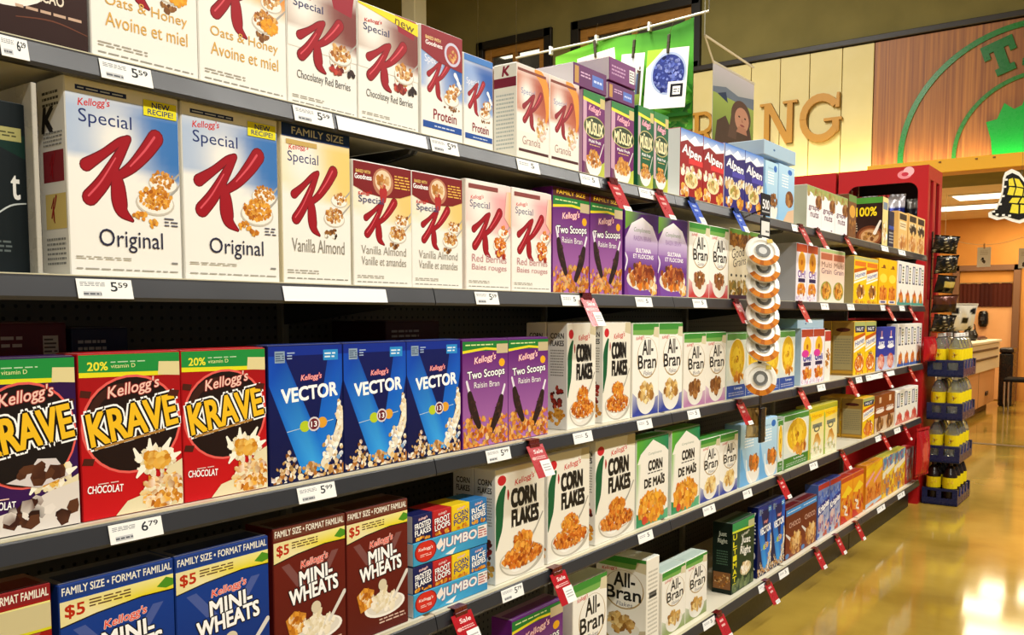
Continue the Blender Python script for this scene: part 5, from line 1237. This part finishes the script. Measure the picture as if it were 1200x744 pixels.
for i in range(9):
    a, b = wing[3 + i], wing[4 + i]; cx_, cz_ = (a[0] + b[0]) / 2 * .8 - .028, (a[1] + b[1]) / 2 * .8 + .04
    for sg_ in (1, -1):
        m = MB(); m.prism([(sg_ * (cx_ + dx), cz_ + dz) for dx, dz in ((-.011, -.008), (.011, -.008), (.011, .008), (-.011, .008))], lambda p: (p[0], -.0072, p[1]), lambda p: (p[0], -.0045, p[1]), 'f2efe2'); m.build('rim_dot', M_PLASTIC, bf)
m = MB(); m.lathe([(0, 0), (.014, .02), (.018, .12), (.014, .25), (.02, .30), (0, .33)], '16140f', 10); m.build('body', M_PLASTIC, bf)
m = MB(); m.tube([(-.1, .004, .4), (-.1, .004, 7.0 - 2.15)], .0012, 'c8c8c0', 4); m.tube([(.1, .004, .4), (.1, .004, 7.0 - 2.15)], .0012, 'c8c8c0', 4); m.build('wire', M_CHROME, bf)

# ================================================================ green banner on its rod, pinned cards, portrait poster
YB = 7.6
bn_ = empty('banner', (-4.3, YB, 3.5), 'bright green leafy blueberry banner hanging from a thin rod above the aisle', 'banner')
m = MB(); nx, nz = 22, 10
def bpt(u, v): return (-5.0 + 1.46 * u, YB + .03 * math.sin(u * 9) * (1 - v * .3), 3.0 + (.86 + .12 * u + .03 * math.sin(u * 6)) * v)
for i in range(nx):
    for j in range(nz):
        cs = []
        for du, dv in ((0, 0), (1, 0), (1, 1), (0, 1)):
            u, v = (i + du) / nx, (j + dv) / nz
            c = mix('7cc83c', '4c9a30', min(1, max(0, u * 1.2 - .2)))
            if v > .8: c = mix(c, '3c8428', u)
            cs.append(rgb(c))
        m.face([bpt(i / nx, j / nz), bpt((i + 1) / nx, j / nz), bpt((i + 1) / nx, (j + 1) / nz), bpt(i / nx, (j + 1) / nz)], cs)
        m.face([(p[0], p[1] + .003, p[2]) for p in (bpt(i / nx, j / nz), bpt(i / nx, (j + 1) / nz), bpt((i + 1) / nx, (j + 1) / nz), bpt((i + 1) / nx, j / nz))], 'e8ece0')
a = Art(m, 1.46, .9, lambda x, y, q: (bpt(x / 1.46, y / .9)[0], bpt(x / 1.46, y / .9)[1] - .001 - q, bpt(x / 1.46, y / .9)[2]))
for k in range(70):
    u, v = random.uniform(.35, .99), random.uniform(.02, .42); l = random.uniform(.05, .13); t = random.random() * 6.28
    c1 = random.choice(['3c9a2c', '58b838', '2c7a28', '7cd048', '1c5c24'])
    a.P([(u - l * math.cos(t), v - l * 1.3 * math.sin(t)), (u - l * .4 * math.sin(t), v + l * .6 * math.cos(t)), (u + l * math.cos(t), v + l * 1.3 * math.sin(t)), (u + l * .4 * math.sin(t), v - l * .6 * math.cos(t))], [c1, mix(c1, 'b0e070', .4), c1, mix(c1, '104018', .4)])
for u, v in ((.9, .28), (.86, .22), (.94, .2), (.82, .3)): a.E(u, v, .04, .055, '5c8cc8', 14, '2c4c94')
m.build('printed_sheet', M_PAPER, bn_).matrix_parent_inverse = Matrix.Translation(-bn_.location)
m = MB(); p0, p1 = on_y(605, 68, YB - .02), on_y(831, 13, YB - .02); m.tube([p0, (p0 + p1) / 2 + Vector((0, 0, -.02)), p1], .012, 'd8d4c0', 8); wput(m, 'rod', M_STEEL, bn_)
for px, py in ((605, 68), (831, 13)):
    q = on_y(px, py, YB - .02); m = MB(); m.tube([q, (q.x, q.y, 7.0)], .003, 'b8b8a8', 5); wput(m, 'wire', M_CHROME, bn_)
for t in (.2, .45, .72):
    q = p0 + (p1 - p0) * t; m = MB(); m.box(q.x - .012, q.x + .012, q.y - .016, q.y + .03, q.z - .05, q.z + .03, 'e8e8e0', .003); wput(m, 'clip', M_PLASTIC, bn_)
q = on_y(560, 0, 8.6); m = MB(); m.tube([(q.x, 8.6, 3.2), (q.x, 8.6, 7.0)], .003, 'b8b8a8', 5); m.box(q.x - .04, q.x + .04, 8.59, 8.61, 3.1, 3.2, 'd8d8d0', .004)
tag(m.build('hanging_wire', M_CHROME), 'thin steel wire hanging from the ceiling left over above the protein boxes', 'wire')
def card(px, tilt, art, label):
    (x0, y0), (x1, y1) = px; A_, B_ = on_y(x0, y1, 7.47), on_y(x1, y0, 7.47); w_, h_ = B_.x - A_.x, B_.z - A_.z
    e = empty('photo_card', ((A_.x + B_.x) / 2, 7.47, B_.z), label, 'photo card', 'photo cards pegged in front of the green banner'); e.rotation_euler = (0, R(tilt), 0)
    m = MB(); m.box(-w_ / 2, w_ / 2, 0, .003, -h_, 0, 'f0eee4', .0005); art(Art(m, w_, h_, lambda x, y, q: (-w_ / 2 + x, -q, -h_ + y))); m.build('card', M_PAPER, e)
    m = MB(); m.box(-.012, .012, -.012, .012, -.04, .12, '4a4438', .003); m.build('clip', M_PLASTIC, e)
    m = MB(); m.tube([(0, .004, .12), (0, .09, .3)], .002, 'a8a8a0', 4); m.build('cord', M_CHROME, e)
card(((676, 58), (720, 110)), -6, lambda a: (a.Rr(.05, .05, .95, .95, 'e8dcc8'), a.BAR(.3, .3, .8, .8, 'd0c0a8', 4)), 'plain cream photo card pegged at the near end of the green banner')
def f_field(a):
    a.Rr(.07, .06, .93, .95, '6a8a30', 'dfe6ec'); a.Rr(.07, .06, .93, .34, '4c6a20', '8aa040')
    for u, h in ((.3, .3), (.45, .36), (.6, .34), (.76, .44), (.84, .5)):
        a.P([(u - .06, .3), (u + .06, .3), (u + .05, .3 + h * .8), (u - .05, .3 + h * .8)], random.choice(['2c3850', '3c3428', '4c5c80', '24241c'])); a.E(u, .3 + h * .88, .035, .03, '6a5040', 10)
card(((728, 60), (756, 133)), 5, f_field, 'photo card showing people in a field, middle of the pegged cards')
def f_berries(a):
    a.Rr(0, 0, 1, 1, 'f0f0ea'); a.P([(0, .7), (0, 1), (.4, 1)], 'a8d040'); a.E(.55, .58, .43, .36, 'a8b8d8', 30); a.E(.55, .58, .38, .32, '2c3880', 30); a.FL(.55, .58, .35, .3, 110, ['1c2470', '3c4ca0', '6474c0', '101848', '8c98d8'], .05)
    a.Rr(.56, .14, .98, .44, 'f4f4f0'); a.Rr(.62, .18, .92, .4, '14141c'); a.Rr(.68, .22, .86, .36, 'f0f0ec'); a.BAR(.7, .25, .84, .33, '4a4a50', 2)
card(((758, 52), (808, 130)), 4, f_berries, 'white photo card with a bowl of blueberries and small square badge')
ps = empty('hanging_poster', (-1.95, 4.7, 2.6), 'portrait poster of a long-haired child outdoors hanging above the muesli', 'poster')
A0, A1, A2, A3 = on_x(836, 72, -1.95), on_x(884, 84, -1.95), on_x(886, 176, -1.95), on_x(838, 172, -1.95)
PW, PH = A1.y - A0.y, A0.z - 2.2
m = MB(); m.box(-1.953, -1.95, A0.y, A1.y, 2.2, A0.z, 'c8c4c0', .0005)
a = Art(m, PW, PH, lambda x, y, q: (-1.95 + q, A0.y + x, 2.2 + y))
a.Rr(0, .7, 1, 1, 'a8a8a4', 'c4bcc0'); a.P([(0, .72), (.3, .78), (.6, .74), (1, .8), (1, .6), (0, .6)], '6a7480'); a.Rr(0, 0, 1, .66, '5a6a24', '98a850')
a.P([(.1, .66), (.35, .6), (.3, .72)], '2c3850'); a.P([(.04, .0), (.1, .34), (.3, .44), (.44, .3), (.9, .3), (1, .1), (1, 0)], '4c3828')
a.E(.68, .5, .25, .2, '5a4030', 22); a.P([(.45, .55), (.36, .2), (.56, .2), (.6, .45)], '5c4434'); a.P([(.86, .5), (.96, .25), (.8, .22)], '4c3428')
a.E(.7, .47, .18, .15, 'b88468', 20); a.P([(.56, .3), (.84, .3), (.8, .38), (.62, .38)], 'a8745a')
a.E(.63, .5, .025, .012, '2c2018', 8); a.E(.78, .5, .025, .012, '2c2018', 8); a.E(.71, .4, .06, .015, '8a4840', 10); a.P([(.69, .49), (.74, .44), (.69, .44)], 'a06c54')
m.build('printed_sheet', M_PAPER, ps).matrix_parent_inverse = Matrix.Translation(-ps.location)
hk = on_x(826, 41, -1.95)
m = MB(); m.tube([(-1.951, A1.y - .01, A1.z + .02), (-1.951, hk.y, hk.z), (-1.951, A0.y + .01, A0.z - .01)], .006, 'd8ccb0', 6); m.tube([(-1.951, hk.y, hk.z), (-1.951, hk.y, 7.0)], .002, 'b8b8a8', 4); wput(m, 'cord', M_PAPER, ps)
m = MB(); m.tube([(-1.951, A0.y, A0.z), (-1.951, A1.y, A0.z)], .006, 'd8d0bc', 6); wput(m, 'hanger_bar', M_STEEL, ps)

# ================================================================ red racks at the end of the shelves
RC = 'b40c14'
def rack(x1, x0, label, grp='red display racks', slots=True):
    e = empty('display_rack', ((x0 + x1) / 2, 6.82, 0), label, 'rack', grp)
    xc = (x0 + x1) / 2; hw = (x1 - x0) / 2; y0, y1 = 0, .46; ZT = 2.375
    # near panel with a round-cornered opening
    m = MB(); iz0, iz1, ix, rr = 1.25, 2.265, hw - .065, .07; O, I = [], []
    for cx_, cz_, a0 in ((ix - rr, iz1 - rr, 0), (-ix + rr, iz1 - rr, 90), (-ix + rr, iz0 + rr, 180), (ix - rr, iz0 + rr, 270)):
        for k in range(6):
            t = R(a0 + 18 * k); I.append((cx_ + rr * math.cos(t), cz_ + rr * math.sin(t)))
            O.append((hw if a0 in (0, 270) else -hw, ZT if a0 < 180 else 0))
    n = len(I)
    for y in (0, .02):
        for k in range(n):
            j = (k + 1) % n; m.face([(I[k][0], y, I[k][1]), (I[j][0], y, I[j][1]), (O[j][0], y, O[j][1]), (O[k][0], y, O[k][1])], RC)
    for k in range(n):
        j = (k + 1) % n; m.face([(I[k][0], 0, I[k][1]), (I[j][0], 0, I[j][1]), (I[j][0], .02, I[j][1]), (I[k][0], .02, I[k][1])], '8a0a10')
    for xx in (-hw, hw): m.face([(xx, 0, 0), (xx, .02, 0), (xx, .02, ZT), (xx, 0, ZT)], RC)
    m.face([(-hw, 0, ZT), (hw, 0, ZT), (hw, .02, ZT), (-hw, .02, ZT)], RC)
    m.build('front_panel', M_STEEL, e)
    for s in (1, -1):
        m = MB(); xs_ = sorted((s * hw, s * (hw - .02)))
        for a, b, c, d in ((.021, y1, 2.28, ZT), (.021, y1, 0, 1.45), (.021, .07, 1.45, 2.28), (.17, .26, 1.45, 2.28), (.37, y1, 1.45, 2.28)): m.box(xs_[0], xs_[1], a, b, c, d, 'a80c14', .002)
        m.build('side_panel', M_STEEL, e)
    m = MB(); m.box(-hw + .021, hw - .021, .022, y1, ZT - .02, ZT - .002, '8a0a10'); m.build('top_panel', M_STEEL, e)
    for z in (.15, .7, 1.3, 1.88):
        m = MB(); m.box(-hw + .022, hw - .022, .025, y1 - .005, z, z + .015, '8a0a10', .002); m.build('rack_shelf', M_STEEL, e)
    m = MB(); m.box(-hw + .022, hw - .022, y1 - .004, y1, 0, ZT - .03, '2a1412'); m.build('back_panel', M_STEEL, e)
    return e
r1 = rack(-1.40, -2.01, 'tall red steel display rack at the end of the shelves beside the bottle crates')
r2 = rack(-2.03, -2.64, 'tall red display rack behind the pale blue almond boxes')
m = MB(); a = Art(m, .12, .09, lambda x, y, q: (.1 + x, -q, 2.285 + y)); a.E(.4, .4, .4, .34, 'e88c98', 18); a.E(.62, .62, .3, .36, 'f0b8c0', 16); a.E(.42, .42, .2, .16, 'c8384c', 12); m.build('emblem', M_PAPER, r1)

# ---- pillow bags
def bag(name, w_, h_, t_, paint, label, loc, rot, grp=None, par=None):
    e = empty(name, loc, label, 'snack bag', grp); e.rotation_euler = rot
    m = MB(); nu, nv = 14, 16
    def pt(u, v, s):
        prof = (math.sin(math.pi * min(1, max(0, v * 1.0)))) ** .55 * (math.sin(math.pi * u) ** .6)
        wv = 1 - .06 * math.sin(math.pi * v)
        return ((u - .5) * w_ * wv, -s * (t_ / 2 * prof + .0015) + .006 * math.sin(u * 17 + v * 5) * prof, v * h_)
    for s in (1, -1):
        for i in range(nu):
            for j in range(nv):
                q = [(i, j), (i + 1, j), (i + 1, j + 1), (i, j + 1)]
                m.face([pt(x / nu, .06 + .88 * y / nv, s) for x, y in q], [rgb(paint(x / nu, y / nv)) for x, y in q])
    m.build('bag_body', M_FOIL, e)
    for v0, v1 in ((0, .06), (.94, 1.0)):
        m = MB(); k = 12
        for i in range(k):
            a, b = (i / k - .5) * w_, ((i + 1) / k - .5) * w_; z = .004 * (i % 2); z2 = .004 * ((i + 1) % 2)
            m.face([(a, z - .002, v0 * h_), (b, z2 - .002, v0 * h_), (b, z2 - .002, v1 * h_), (a, z - .002, v1 * h_)], paint(i / k, v0)); m.face([(a, z + .002, v0 * h_), (b, z2 + .002, v0 * h_), (b, z2 + .002, v1 * h_), (a, z + .002, v1 * h_)], paint(i / k, v0))
        m.build('seal_strip', M_FOIL, e)
    return e
def p_dark(u, v):
    q = math.sin(u * 23 + 3 * math.sin(v * 11)) * math.cos(v * 19 + u * 7)
    return 'cfc2a0' if q > .86 else ('4a3c30' if q > .45 else '120f0e')
def p_gold(u, v): return 'd8c068' if .35 < v < .75 and .25 < u < .8 else '16110f'
def p_brown(u, v): return '5a2c1c' if v > .5 else '2c1612'
def p_cow(u, v): return '14100e' if math.sin(u * 9 + 1) * math.cos(v * 8) > .45 else 'ece2cc'
def p_red(u, v): return 'c01420' if (u - .5) ** 2 + (v - .5) ** 2 > .06 else 'e06050'
def p_blue(u, v): return '24348c' if v < .7 else ('c83028' if u < .4 else 'e4e4ec')
def p_grey(u, v): return '24242c' if v < .8 else '8a8a84'
for i, (x, z, pn, lab) in enumerate(((-1.87, 1.898, p_blue, 'blue bag with red and white top in the red rack'), (-1.675, 1.898, p_blue, 'second blue bag in the red rack behind the sideways brown box'))): bag('snack_bag', .19, .31, .07, pn, lab, (x, 6.98, z), (0, 0, 0), 'bags in the red rack')
for x, lab in ((-1.50, 'dark grey bag with pale top in the red rack by its post'),): bag('snack_bag', .15, .27, .07, p_grey, lab, (x, 6.99, 1.898), (0, 0, 0), 'bags in the red rack')
hb = empty('bag_hanger', (-1.398, 7.0, 1.9), 'dark clip strip on the rack side carrying black snack bags', 'clip strip')
m = MB(); m.box(0, .006, -.02, .02, -.72, .03, '1c1816', .001); m.build('strip', M_PLASTIC, hb)
for i in range(5):
    m = MB(); m.tube([(.004, 0, -.02 - i * .14), (.05, 0, -.02 - i * .14), (.055, 0, -.005 - i * .14)], .003, 'a8a8a8', 5); m.build('hook', M_CHROME, hb)
for i, (pn, lab) in enumerate(((p_dark, 'black snack bag with cream streaks, topmost on the rack side strip'), (p_dark, 'black streaked snack bag, second on the rack side strip'), (p_gold, 'black snack bag with gold panel on the rack side strip'), (p_brown, 'dark brown snack bag below the gold one on the strip'), (p_dark, 'black streaked snack bag, lowest on the rack side strip'))):
    bag('snack_bag', .19, .125, .075, pn, lab, (-1.30 + .012 * (i % 2), 6.885 + .012 * (i % 3), 1.765 - i * .136), (0, 0, 0), 'black snack bags on the rack strip').rotation_euler = (R(14), R([3, -3, 2, -2, 3][i]), R(44 + 9 * (i % 3)))
bag('snack_bag', .22, .17, .06, p_red, 'shiny red bag hanging on the rack post above the bottles', (-1.345, 6.765, 1.02), (0, 0, R(80)))
bag('snack_bag', .24, .33, .06, p_red, 'big red bag hanging at the bottom corner of the last bay', (-1.335, 6.60, .245), (0, 0, R(82)))

# ---- bottle crates
def bottle(dark):
    e = bpy.data.objects.new('bottle', None); col.objects.link(e); e.empty_display_size = .05
    m = MB(); m.lathe([(0, 0), (.040, 0), (.046, .008), (.047, .19), (.044, .205), (.030, .245), (.015, .265), (.014, .276)], '1c0e08' if dark else 'dcd8b8', 14)
    m.build('bottle_body', M_PLASTIC if dark else M_GLASS, e, smooth=True)
    m = MB(); m.lathe([(.0478, .105), (.0482, .108), (.0482, .178), (.0478, .181)], 'e8d010', 14)
    a = Art(m, .1, .07, lambda x, y, q: (.0484 * math.sin(x / .05 - 1), -.0484 * math.cos(x / .05 - 1), .108 + y)); a.FL(.5, .5, .4, .3, 8, ['c89c10', '8a5c10', 'f4e880'] if not dark else ['d8b020', 'f0d040'], .08); m.build('label', M_PAPER, e)
    m = MB(); m.lathe([(.0165, .268), (.0165, .288), (.014, .292), (0, .292)], '2c1c14' if dark else 'f0f0ec', 12); m.build('cap', M_PLASTIC, e)
    return e
BP = {False: bottle(False), True: bottle(True)}; first = {False: True, True: True}
CW, CL, TP = .232, .49, .302
cx0, cy0 = -1.385, 6.875
def crate(k, tier, lean):
    e = empty('bottle_crate', (cx0 + lean, cy0, tier * TP + .001), label=f'dark blue bottle crate, {k} of the stack by the red rack', cat='crate', group='bottle crates in the stack by the red rack')
    m = MB(); m.box(0, CW, 0, CL, 0, .012, '121a3c', .003); m.build('crate_floor', M_PLASTIC, e)
    BL = '16204c'
    for y in (0, CL - .008):
        m = MB(); m.box(0, CW, y, y + .008, .0125, .05, BL, .001); m.box(0, CW, y, y + .008, .10, .118, BL, .001)
        for a, b in ((0, .035), (.095, .127), (CW - .035, CW)): m.box(a, b, y, y + .008, .05, .10, BL, .001)
        m.build('end_wall', M_PLASTIC, e)
    for x in (0, CW - .008):
        m = MB(); m.box(x, x + .008, .0085, CL - .0085, .0125, .06, BL, .001)
        for i in range(5):
            yc = .012 + (CL - .024) * i / 4; m.prism([(max(.0085, yc - .026), .06), (min(CL - .0085, yc + .026), .06), (min(CL - .0085, yc + .012), .118), (max(.0085, yc - .012), .118)], lambda p: (x, p[0], p[1]), lambda p: (x + .008, p[0], p[1]), '24306c' if 0 < i < 4 else BL)
        m.build('side_wall', M_PLASTIC, e)
    dark = tier == 0
    for i in range(2):
        for j in range(4):
            if first[dark]: b = BP[dark]; first[dark] = False
            else: b = copy_tree(BP[dark])
            b.location = (cx0 + lean + .063 + i * .106, cy0 + .066 + j * .119, tier * TP + .0145)
            b['label'] = (f'dark cola bottle with yellow label in the bottom crate' if dark else f'clear bottle with yellow label in the {k} crate'); b['category'] = 'bottle'; b['group'] = f'bottles in the {k} crate'
for t, k in enumerate(('bottom', 'second', 'third', 'topmost')): crate(k, t, [0, .004, .012, .008][t])
bag('snack_bag', .24, .2, .07, p_cow, 'white bag with black patches lying on top of the bottle crates', (-1.225, 7.17, 1.226), (R(12), 0, R(58)))
m = MB(); m.box(-.04, .04, -.03, .03, 0, .1, 'e07818', .004); m.box(-.041, .041, -.031, .031, .03, .06, 'f0a030', .001); o = m.build('juice_carton', M_CARD, None, (-1.345, 7.05, 1.2125)); tag(o, 'small orange carton standing on the topmost crate of bottles', 'carton')

# ---- clip strip of snack packs hanging in front of the shelves
XS = XL + .06; ys = y_at(896, XS, 1.70)
cs = empty('clip_strip', (XS, ys, 1.76), 'black clip strip with white label card hanging from the top shelf edge', 'clip strip')
m = MB(); m.box(-.003, 0, -.012, .012, -.83, 0, '14120f', .0008); m.build('strip', M_PLASTIC, cs)
m = MB(); m.box(.001, .004, -.05, .05, -.03, .055, '18171a', .001); a = Art(m, .1, .085, lambda x, y, q: (.004 + q, -.05 + x, -.03 + y)); a.T('500', .14, .3, .86, .72, 'f0f0f0', .03); a.BAR(.1, .1, .9, .25, 'b8b8b8', 1); m.build('header_card', M_PAPER, cs)
m = MB(); m.box(.001, .004, -.05, .05, -.125, -.04, '18171a', .001); a = Art(m, .1, .085, lambda x, y, q: (.004 + q, -.05 + x, -.125 + y)); a.Rr(.06, .2, .94, .85, 'dcdcd8'); a.BAR(.5, .3, .9, .5, '3a3a3a', 1); m.build('label_card', M_PAPER, cs)
m = MB(); m.tube([(-.003, 0, -.005), (-.055, 0, -.02)], .003, '14120f', 6); m.build('hook', M_PLASTIC, cs)
m = MB(); m.box(0, .012, -.024, .024, -.93, -.79, '100f0e', .002); m.build('end_tab', M_PLASTIC, cs)
PK = [(892, 297), (893, 316), (892, 335), (893, 353), (892, 371), (893, 389), (892, 408), (889, 444)]
def pack():
    e = bpy.data.objects.new('snack_cup', None); col.objects.link(e); e.empty_display_size = .03
    m = MB()
    m.lathe([(0, 0), (.046, 0), (.056, .006), (.058, .014), (.052, .017), (.043, .0175), (.038, .012), (.030, .012), (.026, .016), (0, .0165)], 'efece2', 26); m.build('tray', M_PLASTIC, e, smooth=True)
    m = MB(); m.lathe([(.014, .0172), (.024, .0172), (.026, .0178)], '6a6a66', 20); m.lathe([(0, .0174), (.014, .0174)], 'c8c8c4', 16); m.build('window', M_PLASTIC, e)
    m = MB(); n = 9
    for i in range(n):
        t0, t1 = R(205 + 130 * i / n), R(205 + 130 * (i + 1) / n)
        m.face([(.04 * math.cos(t0), .04 * math.sin(t0), .0185), (.0585 * math.cos(t0), .0585 * math.sin(t0), .0175), (.0585 * math.cos(t1), .0585 * math.sin(t1), .0175), (.04 * math.cos(t1), .04 * math.sin(t1), .0185)], 'c8781c' if i % 3 else 'a85a14')
    m.build('orange_band', M_PAPER, e)
    m = MB(); m.box(-.006, .006, .05, .064, .012, .019, '14120f', .001); m.box(.02, .04, .03, .045, .0176, .0186, 'c8b048', .0004); m.build('tab', M_PLASTIC, e); return e
pk0 = pack()
for i, (px, py) in enumerate(PK):
    e = pk0 if i == 0 else copy_tree(pk0)
    q = on_x(px, py, XS + .03)
    e.location = q; e.scale = (1.15, 1.15, 1.15); e.rotation_euler = (R(90 - 30), 0, R(42)) if i < 7 else (R(80), 0, R(42))
    tag(e, f'white round snack cup with orange band, {["topmost", "second", "third", "fourth", "fifth", "sixth", "seventh", "lowest"][i]} on the hanging strip', 'snack cup', 'snack cups on the hanging strip')
bag('snack_pouch', .1, .12, .03, lambda u, v: 'b08a48' if v > .4 else 'd8c8a0', 'tan pouch at the lower end of the hanging strip', (XS - .026, ys + .02, .845), (0, 0, R(60)))
